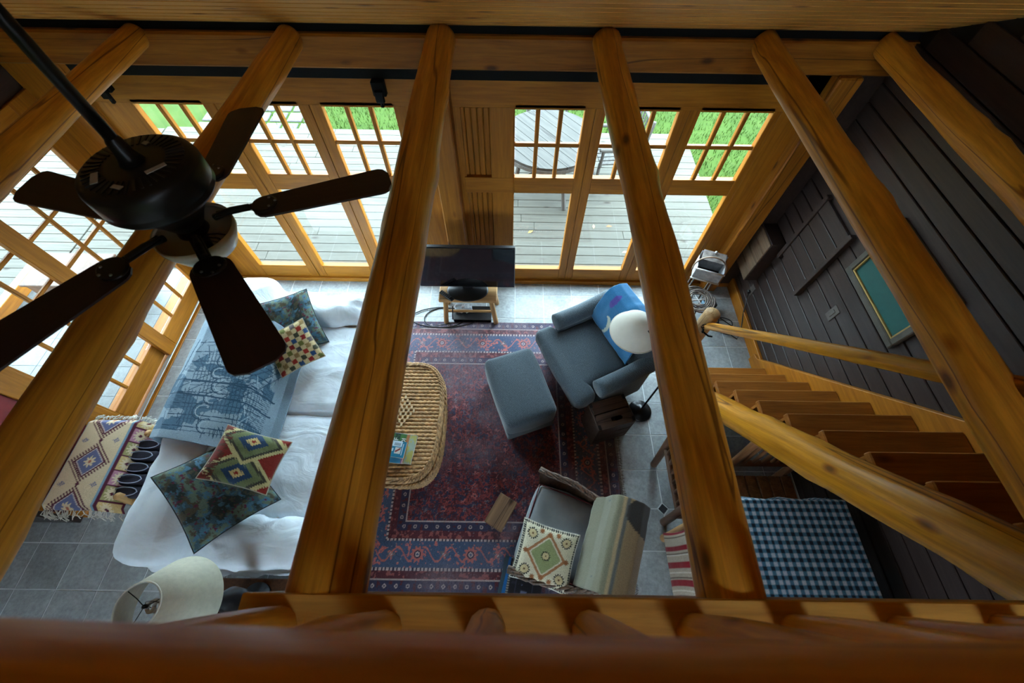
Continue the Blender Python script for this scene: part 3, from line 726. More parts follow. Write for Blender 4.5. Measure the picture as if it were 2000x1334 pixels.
obj('seat_cushion', MB().rbox(-.16, .62, -.03, .83, .31, .50, .07, 18, wr(5, .020, 1), .03), WHITEC, t, smooth=True)
obj('seat_cushion', MB().rbox(-.16, .62, -.83, -.04, .31, .50, .07, 18, wr(5, .020, 9), .03), WHITEC, t, smooth=True)
obj('back_cushion', MB().rbox(-.24, -.07, -.02, .82, .46, .80, .07, 14, wr(4, .022, 12), .03), WHITEC, t, smooth=True)
obj('back_cushion', MB().rbox(-.24, -.07, -.82, -.04, .46, .80, .07, 14, wr(4, .022, 15), .03), WHITEC, t, smooth=True)
# printed throw over the backrest
def throw_col(u, v):   # u along the sofa, v across: engraved-looking arches and towers
    c = np.zeros(u.shape+(3,)); c[:] = A(142, 164, 180); f = fbm(u*6, v*9, 4, 3)
    c *= (.85+.3*f)[..., None]
    dk_ = A(44, 78, 102); md = A(78, 112, 136); rr = random.Random(5)
    def seg(x0, y0, x1, y1, w_, col=dk_):
        dx, dy = x1-x0, y1-y0; L = dx*dx+dy*dy+1e-9; tt = np.clip(((u-x0)*dx+(v-y0)*dy)/L, 0, 1)
        put(c, np.hypot(u-x0-tt*dx, (v-y0-tt*dy)*1.3) < w_, col)
    body = (u > .16) & (u < .94) & (v > .30) & (v < .90) & (v > .75-u*.8)
    put(c, body & (fbm(u*11, v*13, 3, 8) > .50), md); put(c, body & (np.mod(u*75+v*6, 1) < .22) & (fbm(u*7, v*7, 2, 4) > .42), dk_); put(c, body & (np.mod(v*58-u*5, 1) < .2) & (fbm(u*6+4, v*8, 2, 6) > .52), dk_)
    for k in range(9):
        x = .2+.085*k; seg(x, .86, x+.03, .42, .0035); seg(x+.03, .86, x+.055, .46, .002)
    for k in range(6): seg(.05+.05*k, .95, .62+.02*k, .42+.05*k, .003)
    for k in range(7):
        cx, cy, r_ = .28+.1*k, .62-.02*(k % 3), .05+.012*(k % 2)
        put(c, (np.abs(np.hypot(u-cx, (v-cy)*1.2)-r_) < .004) & (v < cy+.01), dk_); put(c, (np.abs(np.hypot(u-cx, (v-cy)*1.2)-r_*.7) < .003) & (v < cy+.01), A(168, 190, 204))
    for k in range(40):
        x, y = rr.uniform(.2, .92), rr.uniform(.32, .88); a = rr.uniform(-.5, .5); l = rr.uniform(.03, .12); seg(x, y, x+l*math.cos(a), y+l*math.sin(a), .0022, dk_ if k % 3 else A(170, 192, 206))
    seg(.55, .30, .57, .92, .006); seg(.66, .28, .68, .92, .006); seg(.2, .40, .95, .34, .005)
    return c
nu, nv = 260, 300
prof = [(-.635, .30), (-.635, .70), (-.60, .84), (-.52, .875), (-.30, .878), (-.14, .872), (-.035, .845), (-.008, .78), (.012, .60), (.05, .548), (.12, .543)]
pl = [0]
for a, b in zip(prof, prof[1:]): pl.append(pl[-1]+math.dist(a, b))
U, V_ = np.meshgrid(np.linspace(0, 1, nu), np.linspace(0, 1, nv), indexing='ij')
xs = np.interp(V_*pl[-1], pl, [p[0] for p in prof]); zs = np.interp(V_*pl[-1], pl, [p[1] for p in prof])
yy = .62-1.02*U+.05*np.sin(V_*5)*U
zz = zs+.016*(fbm(U*5, V_*7, 3, 4)-.5)*(V_ > .2)+.006; xx = xs+.008*(fbm(U*6+3, V_*5, 2, 9)-.5)
q = MB(); q.v = np.stack([xx, yy, zz], -1).reshape(-1, 3).tolist(); i = np.arange(nu*nv).reshape(nu, nv)
q.f = np.stack([i[:-1, :-1], i[:-1, 1:], i[1:, 1:], i[1:, :-1]], -1).reshape(-1, 4).tolist()
o = obj('throw_blanket', q, COLM, None, SO, smooth=True, cols=throw_col(U, V_).reshape(-1, 3), solid=.008)
tag(o, 'pale blue throw printed with buildings over the sofa back', 'blanket')
G = 'cushions on the white sofa'
cushion('throw_pillow', 'dark teal floral cushion in the far corner of the sofa', .52, .50, .16, floral, orient((-1.93, 1.85, .70), (.42, -.34, .84), (.85, .5, -.1)), G, piping=(.02, .03, .03), back=(.05, .09, .1))
cushion('throw_pillow', 'small cream cushion with coloured checks on the sofa', .36, .36, .12, checks, orient((-1.80, 1.62, .72), (.42, -.42, .80), (.75, .62, -.1)), G, piping=(.5, .42, .3))
cushion('throw_pillow', 'large blue green floral cushion at the near sofa end', .56, .52, .15, floral, orient((-1.94, .50, .775), (.44, .0, .90), (.62, -.74, -.25)), G, 90, piping=(.03, .04, .05), back=(.05, .09, .1))
cushion('throw_pillow', 'small kilim cushion with zigzag diamonds at near sofa end', .42, .36, .13, kilim, orient((-1.75, .67, .89), (.36, .0, .93), (.95, -.15, 0)), G, 110, piping=(.4, .36, .28))

# ------------------------------------------------------------------ wicker table with books
WICK = plain('natural_wicker', (.62, .36, .155), .6, var=.3, vs=25, bumpS=.4, bs=90); WICKD = plain('wicker_rim', (.52, .30, .13), .6, var=.35, vs=30, bumpS=.4, bs=80)
t = thing('wicker_table', 'oval woven wicker trunk table on the oriental rug', 'table', (-.90, 1.14, .012))
a_, b_, p_ = .315, .49, 3.2
def sup(ang, sc=1): c, s_ = math.cos(ang), math.sin(ang); return (sc*a_*math.copysign(abs(c)**(2/p_), c), sc*b_*math.copysign(abs(s_)**(2/p_), s_))
nr = 30
for k in range(nr):
    y = -b_*.965+2*b_*.965*(k+.5)/nr; xm = a_*(1-abs(y/b_)**p_)**(1/p_)*.97
    pts = []; rad = []; m = max(6, int(xm*2/.012))
    for i in range(m+1):
        x = -xm+2*xm*i/m; pts.append((x, y+.0015*math.sin(x*140+k*PI), .398+.002*math.sin(x*170+k*PI))); rad.append(.0158+.0018*math.sin(x*170+k*PI))
    obj('top_strand', MB().tube(pts, rad, 6), WICK, t, smooth=True)
for sgn, z, s_ in ((0, .405, 1.0), (1, .398, 1.035), (0, .30, 1.06)):
    for ph in (0, PI):
        P = []
        for k in range(160):
            x, y = sup(2*PI*k/160, s_); w2 = 2*PI*k/160*40+ph
            P.append((x*(1+.022*math.cos(w2)), y*(1+.014*math.cos(w2)), z+.010*math.sin(w2)))
        obj('rim_braid', MB().loop(P, .0105, 6), WICKD, t, smooth=True)
q = MB(); ns, nz_ = 200, 40
for j in range(nz_+1):
    z = .39*j/nz_; s_ = .99+.06*math.sin(PI*min(1, (1-j/nz_)*1.2))
    for i in range(ns):
        x, y = sup(2*PI*i/ns, s_+.012*math.sin(i*PI/2+ (j % 2)*PI)); q.v.append((x, y, z))
for j in range(nz_):
    for i in range(ns): q.f.append((j*ns+i, j*ns+(i+1) % ns, (j+1)*ns+(i+1) % ns, (j+1)*ns+i))
obj('woven_body', q, WICKD, t)
obj('lid_board', MB().add([(*sup(2*PI*i/60, .97), .396) for i in range(60)], [tuple(range(60))]), WICKD, t)
q = MB()
for i in range(5):
    for j in range(5):
        q.rbox(-.009, .009, -.014, .014, 0, .008, .004, 1)
        for vi in range(len(q.v)-(len(q.v)//(i*5+j+1)), len(q.v)):
            x, y, z = q.v[vi]; q.v[vi] = (x+(i-j)*.021, y+(i+j-4)*.03, z)
obj('diamond_weave', q, plain('pale_wicker', (.58, .42, .24), .5), t, (.01, .06, .412))
def text_mesh(s_, size):
    cu = bpy.data.curves.new('lettering', 'FONT'); cu.body = s_; cu.size = size; cu.extrude = .0004; cu.align_x = 'CENTER'
    o = bpy.data.objects.new('tmp', cu); COL.objects.link(o); dg = bpy.context.evaluated_depsgraph_get()
    me = bpy.data.meshes.new_from_object(o.evaluated_get(dg)); bpy.data.objects.remove(o); return me
PAPER = plain('book_paper', (.6, .57, .5), .8, var=.05)
def book(label, loc, w_, h_, th, rz, cf, group='books on the wicker table'):
    t = thing('book', label, 'book', loc, rz, group)
    box('pages', -w_/2+.004, w_/2-.004, -h_/2+.004, h_/2-.004, .002, th-.002, PAPER, t, 0)
    n = 40; u = np.linspace(-1, 1, n); U, V_ = np.meshgrid(u, u, indexing='ij')
    q = MB(); q.v = np.stack([U*w_/2, V_*h_/2, np.full(U.shape, th)], -1).reshape(-1, 3).tolist(); i = np.arange(n*n).reshape(n, n)
    q.f = np.stack([i[:-1, :-1], i[1:, :-1], i[1:, 1:], i[:-1, 1:]], -1).reshape(-1, 4).tolist()
    o = obj('cover', q, COLP, t, cols=cf(U, V_).reshape(-1, 3), solid=.003)
    box('back_cover', -w_/2, w_/2, -h_/2, h_/2, 0, .003, PAPER, t, 0)
    return t
def cov1(U, V_):
    c = np.zeros(U.shape+(3,)); f = fbm(U*5, V_*3, 3, 2); c[:] = A(44, 84, 52); put(c, f > .55, A(70, 116, 62)); put(c, f < .4, A(28, 44, 46)); put(c, U < -.7, A(90, 100, 170))
    put(c, U > .45, A(176, 170, 96)); put(c, (U > .45) & (f > .5), A(150, 166, 150)); put(c, (U > .33) & (U < .5), A(170, 110, 70)); put(c, V_ > .95, A(170, 180, 200)); return c
def cov2(U, V_):
    c = np.zeros(U.shape+(3,)); c[:] = A(20, 110, 140); put(c, (V_ > .3) & (U < .6), A(190, 210, 222)); put(c, (V_ > .4) & (V_ < .75) & (U > -.1) & (U < .5) & (np.mod(U*10, 1) < .4), A(50, 60, 80))
    put(c, (U > .05) & (U < .62) & (V_ < .2) & (V_ > -.55), A(200, 196, 190)); put(c, (np.abs(V_+.15-(U-.3)*.9) < .13) & (U > .1) & (U < .55), A(140, 46, 40))
    put(c, (U < 0) & (V_ < .05) & (V_ > -.3) & (np.mod(U*4, 1) < .5), A(190, 205, 215)); put(c, (U > .72) & (U < .78) & (np.abs(V_) < .7), A(220, 228, 232)); return c
def cov3(U, V_):
    c = np.zeros(U.shape+(3,)); c[:] = A(22, 44, 58); put(c, V_ < -.2, A(70, 160, 210)); put(c, (fbm(U*6, V_*6, 2, 4) > .6) & (V_ > -.2), A(60, 74, 70)); put(c, U > .85, A(170, 120, 150)); return c
bk = book('large book with green and yellow cover under smaller books', (-.87, .885, .432), .235, .225, .022, -.12, cov1)
for s_, px_ in (('LIF', -.025), ('JOI', .035)): link('lettering', text_mesh(s_, .05), bk, (px_, .045, .0238), (0, 0, PI/2)).data.materials.append(plain('white_print', (.75, .75, .72), .6))
book('teal paperback with red picture on top of stack', (-.895, .865, .474), .165, .125, .018, -.12, cov2)
book('dark blue paperback with pale blue edge in the stack', (-.91, .825, .456), .17, .12, .017, -.09, cov3)
# ------------------------------------------------------------------ blue armchair and ottoman
def tweed(name, a, b):
    m, nt, bs = nmat(name); v = coords(nt, (1, 1, 1), rnd=False)
    ck = nt.nodes.new('ShaderNodeTexChecker'); ck.inputs['Scale'].default_value = 150; nt.links.new(v, ck.inputs['Vector'])
    n_ = nz(nt, v, 120, 3); c = mixc(nt, mixc(nt, a, b, ck.outputs['Fac']), ramp(nt, n_, [(.3, (.7,)*3), (.7, (1.25,)*3)]), 1, 'MULTIPLY')
    nt.links.new(c, bs.inputs['Base Color']); bs.inputs['Roughness'].default_value = .9; bs.inputs['Sheen Weight'].default_value = .3; bs.inputs['Specular IOR Level'].default_value = .15
    bump(nt, bs, n_, .3, .002); return m
BLUE = tweed('blue_tweed', (.095, .125, .148), (.04, .055, .07))
ang = math.radians(116); AC = (.75, 1.79, 0)
t = thing('armchair', 'blue grey upholstered armchair with blue blanket on its back', 'armchair', AC, ang)
obj('seat_base', MB().rbox(-.32, .32, -.30, .35, .10, .33, .04, 8), BLUE, t, smooth=True)
obj('seat_cushion', MB().rbox(-.295, .295, -.20, .41, .32, .48, .05, 12, wr(3, .008), .025), BLUE, t, smooth=True)
obj('cushion_front', MB().rbox(-.40, .40, .215, .41, .32, .482, .05, 10, None, .012), BLUE, t, smooth=True)
M = Matrix.Translation((0, -.25, .30)) @ Matrix.Rotation(math.radians(8), 4, 'X')
q = MB().rbox(-.33, .33, -.10, .08, 0, .58, .07, 12, wr(3, .008, 2), .02); q.v = [tuple(M @ Vector(p)) for p in q.v]
obj('backrest', q, BLUE, t, smooth=True)
for sx in (-1, 1):
    q = MB(); q.rbox(min(sx*.30, sx*.42), max(sx*.30, sx*.42), -.32, .19, .10, .53, .045, 8)
    obj('arm', q, BLUE, t, smooth=True)
    pts = [(sx*.365, y, .545+.25*max(0, -.02-y)**1.3) for y in np.linspace(.215, -.36, 12)]
    obj('rolled_arm', MB().tube(pts, .076, 18), BLUE, t, smooth=True)
    obj('arm_facing', MB().lathe([(0, .008), (.06, .008), (.072, 0)], 24), BLUE, t, (sx*.365, .213, .545), (-PI/2, 0, 0), smooth=True)
    for y in (.28, -.27): obj('leg', MB().tube([(sx*.30, y, 0.011), (sx*.30, y, .11)], [.018, .026], 10), W_DARKF, t, smooth=True)
BLK = colmat('blue_fleece', .95, 160, .12, .2, .3)
nu, nv = 90, 90
U, V_ = np.meshgrid(np.linspace(-1, 1, nu), np.linspace(0, 1, nv), indexing='ij')
# over the front of the back cushion, across its top and a little way down behind (local y, z)
path = [(-.135, .53), (-.165, .68), (-.205, .84), (-.245, .898), (-.32, .912), (-.40, .885), (-.425, .80), (-.41, .62)]
pl = [0]
for a, b in zip(path, path[1:]): pl.append(pl[-1]+math.dist(a, b))
yy = np.interp(V_*pl[-1], pl, [p[0] for p in path]); zz = np.interp(V_*pl[-1], pl, [p[1] for p in path])
xx = U*.235+.02+.05*(1-V_)*U; yy = yy+.014*(fbm(U*3, V_*5, 2, 3)-.3); zz = zz+.012*(fbm(U*4, V_*4, 2, 6)-.2)
q = MB(); q.v = np.stack([xx, yy+.008, zz], -1).reshape(-1, 3).tolist(); i = np.arange(nu*nv).reshape(nu, nv)
q.f = np.stack([i[:-1, :-1], i[1:, :-1], i[1:, 1:], i[:-1, 1:]], -1).reshape(-1, 4).tolist()
cb = np.zeros(U.shape+(3,)); cb[:] = A(42, 112, 158); f_ = fbm(U*2, V_*3, 3, 2); cb *= (.8+.4*f_)[..., None]
put(cb, np.hypot((U-.55)*.8, V_-.42) < .09, A(84, 72, 150)); d1 = np.hypot((U-.35)*.6, V_-.12); d2 = np.hypot((U-.47)*.6, V_-.10); put(cb, (d1 < .12) & (d2 > .115), A(186, 194, 180))
o = obj('blue_blanket', q, BLK, None, AC, (0, 0, ang), smooth=True, cols=cb.reshape(-1, 3), solid=.012); tag(o, 'bright blue fleece blanket draped over the armchair back', 'blanket')
ang = math.radians(110)
t = thing('ottoman', 'square blue grey ottoman in front of the armchair', 'ottoman', (.075, 1.455, .0), ang)
obj('cushion_top', MB().rbox(-.33, .33, -.225, .225, .17, .43, .045, 10, wr(3, .006, 4), .02), BLUE, t, smooth=True)
obj('skirt', MB().rbox(-.325, .325, -.22, .22, .05, .20, .02, 6), BLUE, t, smooth=True)
for sx in (-1, 1):
    for sy in (-1, 1): obj('leg', MB().tube([(sx*.29, sy*.185, 0.012), (sx*.29, sy*.185, .06)], [.016, .02], 10), W_DARKF, t, smooth=True)

# ------------------------------------------------------------------ swing arm floor lamp, crate
SHADE = plain('cream_lamp_shade', (.62, .58, .50), .8, var=.04); DKM = plain('gunmetal', (.03, .03, .032), .3, .8, .5, .05)
t = thing('floor_lamp', 'cream shaded floor lamp with dark round base beside armchair', 'lamp', (1.22, 1.39, 0))
obj('base', MB().lathe([(.0, 0), (.105, 0), (.108, .012), (.10, .022), (.072, .026), (.066, .042), (.045, .047), (.03, .062), (.0, .066)], 40), DKM, t, smooth=True)
obj('pole', MB().tube([(0, 0, .06), (0, 0, 1.13)], .0085, 12), DKM, t, smooth=True)
obj('arm', MB().tube([(0, 0, 1.09), (-.12, .06, 1.14), (-.30, .18, 1.20)], .007, 10), DKM, t, smooth=True)
sh = obj('lamp_shade', MB().lathe([(.0, .125), (.03, .123), (.065, .11), (.135, .05), (.182, -.04), (.188, -.045), (.178, -.042), (.13, .045), (.058, .095), (0, .105)], 48), SHADE, t, (-.30, .22, 1.10), smooth=True)
obj('shade_edge', MB().loop([(.185*math.cos(a), .185*math.sin(a), -.043) for a in np.linspace(0, 2*PI, 48, endpoint=False)], .004, 6), SHADE, sh, smooth=True)
CRW = wood('old_crate_wood', (.14, .09, .07), (.05, .032, .026), 'X', 14, .6, crack=True, knot=False)
t = thing('wooden_crate', 'dark old wooden crate with hand slot beside the lamp', 'crate', (.85, 1.225, 0), math.radians(17))
CW, CDp, CH = .155, .125, .40
box('top_board', -CW, CW, .012, CDp, CH-.018, CH, CRW, t)
q = MB(); n = 28
ou = [(-CW, -CDp), (CW, -CDp), (CW, -.0), (-CW, -.0)]
# board with an oblong hand slot
def slotboard(x0, x1, y0, y1, z0, z1, cx, cy, rx, ry, n=32):
    q = MB(); inn = []; out = []
    for k in range(n):
        a = 2*PI*k/n; c, s_ = math.cos(a), math.sin(a)
        ix = cx+math.copysign(max(rx-ry, 0), c)+ry*c; iy = cy+ry*s_; inn.append((ix, iy))
        tx = ((x1 if c > 0 else x0)-cx)/c if abs(c) > 1e-6 else 1e9; ty = ((y1 if s_ > 0 else y0)-cy)/s_ if abs(s_) > 1e-6 else 1e9
        tt = min(abs(tx), abs(ty)); out.append((cx+c*tt, cy+s_*tt))
    q.v = [(x, y, z) for z in (z0, z1) for x, y in inn+out]
    for k in range(n):
        k2 = (k+1) % n
        q.f += [(2*n+k, 2*n+n+k, 2*n+n+k2, 2*n+k2), (k, k2, n+k2, n+k), (k, 2*n+k, 2*n+k2, k2), (n+k, n+k2, 3*n+k2, 3*n+k)]
    return q
obj('slot_board', slotboard(-CW, CW, -CDp, .006, CH-.018, CH, .02, -.06, .052, .019), CRW, t)
for z0, z1 in ((0.0, .12), (.13, .25), (.26, .378)):
    box('side_board', -CW, CW, -CDp, -CDp+.014, z0, z1, CRW, t); box('side_board', -CW, CW, CDp-.014, CDp, z0, z1, CRW, t)
box('end_board', -CW-.012, -CW, -CDp, CDp, 0, CH-.003, CRW, t); box('end_board', CW, CW+.012, -CDp, CDp, 0, CH-.003, CRW, t)
for sx in (-1, 1):
    for y in (-.1, .1): obj('metal_corner', MB().box(-.013, .013, -.02, .02, 0, .003), DKM, t, (sx*(CW-.005), y, CH))

# ------------------------------------------------------------------ television on log stool
t = thing('stool', 'small honey coloured log stool carrying the television', 'stool', (-.435, 2.50, 0))
box('seat_board', -.285, .285, -.17, .15, .40, .445, W_HONX, t, .008)
for sx in (-1, 1):
    for y in (-.125, .11): log('leg', (sx*.265, y*1.1, 0), (sx*.225, y, .41), .026, .024, W_HONEY, t, .04, 5, 12, 6, 1)
log('stretcher', (-.25, -.125, .20), (.25, -.125, .20), .014, .014, W_HONEY, t, .04, 8, 10, 6, 1)
log('stretcher', (-.25, .11, .17), (.25, .11, .17), .014, .014, W_HONEY, t, .04, 8, 10, 6, 1)
SCR = plain('tv_screen', (.004, .004, .005), .08, 0, .6, .02)
t = thing('television', 'black flat screen television on the log stool', 'television', (-.44, 2.47, .445))
obj('stand', MB().lathe([(0, 0), (.2, 0), (.205, .006), (.19, .012), (0, .014)], 40, (0, -.02, 0), False, 1.0, .68), BLKPL, t, smooth=True)
box('neck', -.05, .05, .0, .03, .01, .09, BLKPL, t)
box('bezel', -.46, .46, -.012, .028, .045, .585, BLKPL, t, .006)
box('screen', -.452, .452, -.0145, -.011, .062, .577, SCR, t, 0)
o = box('badge', -.02, .02, -.0155, -.0135, .051, .056, plain('chrome', (.5, .5, .5), .2, 1), t, 0)
t = thing('remote_control', 'black remote control lying on the stool edge', 'remote', (-.64, 2.375, .445), math.radians(-38))
box('body', -.085, .085, -.022, .022, 0, .018, BLKPL, t, .006)
KEY = plain('remote_keys', (.12, .12, .13), .5)
for i in range(6):
    for j in range(3): obj('key', MB().box(-.005, .005, -.004, .004, .018, .021), KEY, t, (-.06+.02*i, -.012+.012*j, 0))
t = thing('media_box', 'flat black media player under the log stool', 'media player', (-.42, 2.46, 0))
box('body', -.2, .2, -.09, .09, 0, .05, BLKPL, t, .004); box('front_panel', -.195, .195, -.093, -.09, .006, .044, SCR, t, 0)
t = thing('plastic_bag', 'crumpled clear plastic bag on media player under stool', 'bag', (-.52, 2.50, .05))
obj('film', MB().rbox(-.09, .09, -.05, .05, 0, .05, .02, 8, wr(30, .02)), plain('clear_film', (.35, .38, .42), .2), t, smooth=True)
obj('knot', MB().rbox(-.02, .02, -.02, .02, .045, .075, .01, 3, wr(50, .008)), plain('film_knot', (.4, .42, .45), .2), t, smooth=True)
P = [(-.75+.12*math.cos(a)*(1+.06*k), 2.42+.13*math.sin(a), .006+.004*k) for k, a in enumerate(np.linspace(0, 4*PI, 40))]
P = [(x, y, .007+.0002*i) for i, (x, y, z) in enumerate(P)]
o = obj('black_cable', MB().tube([(-.60, 2.36, .3), (-.62, 2.34, .1), (-.63, 2.40, .01)]+P+[(-.85, 2.30, .008), (-1.1, 2.26, .006), (-1.25, 2.28, .006)], .006, 6), BLKPL, smooth=True); tag(o, 'coiled black cable on the floor beside the stool', 'cable')

# ------------------------------------------------------------------ brown wicker armchair, cushion, blanket
WCB = plain('brown_wicker', (.12, .06, .032), .5, var=.5, vs=60, bumpS=.5, bs=120)
ang = math.radians(70)
t = thing('wicker_armchair', 'dark brown wicker armchair with grey cushions near loft edge', 'armchair', (.42, .27, 0), ang)
fx, fy, bx, by = .29, .31, .33, -.30      # half widths at front / back
def shell(u, v):
    # u round the arms and back (front-left -> back -> front-right), v bottom -> top
    a = -PI/2+u*PI*1.0
    p = 2.6
    c, s_ = math.cos(u*PI), math.sin(u*PI)
    x = .31*math.copysign(abs(c)**(2/p), c); y = .30-.62*abs(s_)**(2/p)
    top = .56+.28*max(0, min(1, (abs(s_)-.55)/.4))
    z = .08+(top-.08)*v; fl = 1+.10*v
    return (x*fl+.004*math.sin(u*260), y*fl-.02*v*(abs(s_) > .5)+.004*math.sin(v*90+u*260), z)
obj('woven_shell', MB().grid(shell, 150, 36), WCB, t, smooth=True, solid=.022)
P = [Vector(shell(u, 1)) for u in np.linspace(0, 1, 50)]
for ph in (0, 2.1, 4.2):
    Q = [p+Vector((.014*math.cos(i*1.3+ph), .006*math.sin(i*1.3+ph), .014*math.sin(i*1.3+ph))) for i, p in enumerate(P)]
    obj('rim_braid', MB().tube(Q, .014, 8), WCB, t, smooth=True)
obj('front_apron', MB().grid(lambda u, v: (-.29+.58*u, .30+.004*math.sin(u*120), .08+.24*v), 60, 14), WCB, t, smooth=True, solid=.02)
obj('seat_deck', MB().box(-.28, .28, -.25, .29, .28, .31), WCB, t)
obj('seat_cushion', MB().rbox(-.275, .275, -.24, .31, .31, .44, .045, 10, wr(4, .008), .02), GREYC, t, smooth=True)
sc_ = obj('back_cushion', MB().rbox(-.26, .26, -.32, -.20, .40, .80, .05, 10, wr(4, .01, 3), .02), GREYC, t, smooth=True)
e = []
for x, y in [(-.27, .30), (.27, .30), (.27, -.2), (-.27, -.2)]: e.append((x, y, .435))
obj('red_piping', MB().loop([tuple(np.array(e[k//6])*(1-(k % 6)/6)+np.array(e[(k//6+1) % 4])*(k % 6)/6) for k in range(24)], .005, 6), plain('red_piping', (.16, .02, .03), .8), t, smooth=True)
for sx in (-1, 1):
    for y in (.27, -.27): obj('leg', MB().tube([(sx*.27, y, .011), (sx*.27, y, .32)], .02, 10), WCB, t, smooth=True)
cushion('throw_pillow', 'cream cushion with green medallion leaning in wicker armchair', .39, .37, .13, deer, orient((.245, .145, .56), (-.05, -.12, .99), (.95, -.28, .05)), 'cushions on the seats', n=90, piping=(.6, .58, .52))
nu, nv = 70, 90
U, V_ = np.meshgrid(np.linspace(-1, 1, nu), np.linspace(0, 1, nv), indexing='ij')
path = [(-.10, .56), (-.155, .70), (-.175, .82), (-.20, .885), (-.27, .905), (-.35, .895), (-.405, .84), (-.42, .70), (-.425, .48)]
pl = [0]
for a, b in zip(path, path[1:]): pl.append(pl[-1]+math.dist(a, b))
yy = np.interp(V_*pl[-1], pl, [p[0] for p in path])+.012*(fbm(U*3, V_*4, 2, 3)-.5); zz = np.interp(V_*pl[-1], pl, [p[1] for p in path])+.014*(fbm(U*3+5, V_*4, 2, 7)-.4)
cw = np.zeros(U.shape+(3,)); cw[:] = A(152, 130, 98); put(cw, V_ < .40, A(116, 112, 92)); put(cw, np.abs(V_-.43) < .012, A(84, 84, 80))
put(cw, (np.hypot((U-.72)*1.0, (V_-.62)*2.2) < .42), A(56, 53, 50)); put(cw, (np.abs(V_-.25) < .03) & (np.mod(U*8, 1) < .12) & (fbm(U*9, V_*9, 2, 3) > .5), A(70, 80, 80))
q = MB(); q.v = np.stack([U*.285+.01, yy, zz], -1).reshape(-1, 3).tolist(); i = np.arange(nu*nv).reshape(nu, nv)
q.f = np.stack([i[:-1, :-1], i[1:, :-1], i[1:, 1:], i[:-1, 1:]], -1).reshape(-1, 4).tolist()
o = obj('wool_blanket', q, BLK, None, (.42, .27, 0), (0, 0, ang), smooth=True, cols=cw.reshape(-1, 3), solid=.014); tag(o, 'grey beige wool blanket folded over the wicker armchair back', 'blanket')
t = thing('foot_stool', 'small brown wooden box stool on the rug by wicker chair', 'stool', (-.065, .46, .012), math.radians(60))
box('top_board', -.125, .125, -.078, .078, .17, .19, wood('old_brown_board', (.25, .14, .075), (.11, .06, .035), 'X', 10, .6), t, .006)
for sx in (-1, 1): box('end_board', sx*.105-.009, sx*.105+.009, -.07, .07, 0, .17, W_DARKF, t)
box('side_board', -.11, .11, -.068, -.056, .08, .17, W_DARKF, t); box('side_board', -.11, .11, .056, .068, .08, .17, W_DARKF, t)
# stack of picture books by the chair
def cov4(U, V_):
    c = np.zeros(U.shape+(3,)); c[:] = A(26, 28, 36); put(c, (fbm(U*3, V_*8, 3, 2) > .6), A(44, 46, 60)); put(c, (np.hypot(U*1.2, V_+.2) < .25) & (fbm(U*6, V_*6, 2, 1) > .4), A(112, 120, 150)); put(c, (U < -.85) & (np.mod(V_*10, 1) < .4), A(150, 146, 140))
    put(c, (np.abs(U-.5) < .02) | (np.abs(U+.5) < .02), A(60, 62, 80)); return c
book('dark spiral bound book on floor behind wicker armchair', (.12, -.03, .06), .26, .32, .02, -.2, cov4, 'books on the floor by the wicker chair')
def cov5(U, V_): c = np.zeros(U.shape+(3,)); c[:] = A(24, 92, 150); return c
book('bright blue book under the dark spiral book', (.10, -.03, .036), .27, .32, .022, -.24, cov5, 'books on the floor by the wicker chair')
def cov6(U, V_): c = np.zeros(U.shape+(3,)); c[:] = A(60, 76, 86); return c
book('grey blue book at the bottom of floor stack', (.085, -.03, .012), .30, .34, .022, -.22, cov6, 'books on the floor by the wicker chair')
# ------------------------------------------------------------------ dining table with gingham cloth, log chairs
t = thing('dining_table', 'small dark table under the gingham cloth by the stairs', 'table', (1.90, .0, 0))
box('tabletop', -.34, .34, -.45, .46, .70, .735, W_DARKF, t, .01)
for sx in (-1, 1):
    for y in (-.40, .40): box('leg', sx*.28-.025, sx*.28+.025, y-.025, y+.025, 0, .70, W_DARKF, t)
nu, nv = 150, 170
U, V_ = np.meshgrid(np.linspace(-.62, .62, nu), np.linspace(-.60, .78, nv), indexing='ij')
def drape(p, lim, r=.03):
    o = np.maximum(np.abs(p)-lim, 0); return np.sign(p)*(np.minimum(np.abs(p), lim)+np.minimum(o, r)*.6+np.maximum(o-r, 0)*.08), -np.maximum(o-r*.4, 0)*.95
xx, dx = drape(U, .355); ya, dy = drape(V_-.005, .475)
rip = .02*np.sin(V_*26)*np.clip(-dx*6, 0, 1); rip2 = .028*np.sin(U*24+1)*np.clip(-dy*6, 0, 1)
zz = .742+np.minimum(dx, dy)+.002*(fbm(U*8, V_*8, 2, 1)-.5)
cg = np.zeros(U.shape+(3,)); cw = .0245; i_ = np.floor(U/cw).astype(int) % 2; j_ = np.floor(V_/cw).astype(int) % 2
cg[:] = A(84, 136, 168); put(cg, (i_ == 0) & (j_ == 0), A(214, 222, 234)); put(cg, (i_ == 1) & (j_ == 1), A(28, 42, 60))
q = MB(); q.v = np.stack([xx+rip*np.sign(U), ya+rip2*np.sign(V_), zz], -1).reshape(-1, 3).tolist(); i = np.arange(nu*nv).reshape(nu, nv)
q.f = np.stack([i[:-1, :-1], i[1:, :-1], i[1:, 1:], i[:-1, 1:]], -1).reshape(-1, 4).tolist()
o = obj('tablecloth', q, COLM, None, (1.90, .0, 0), smooth=True, cols=cg.reshape(-1, 3), solid=.003); tag(o, 'blue and white gingham tablecloth over the small table', 'tablecloth')
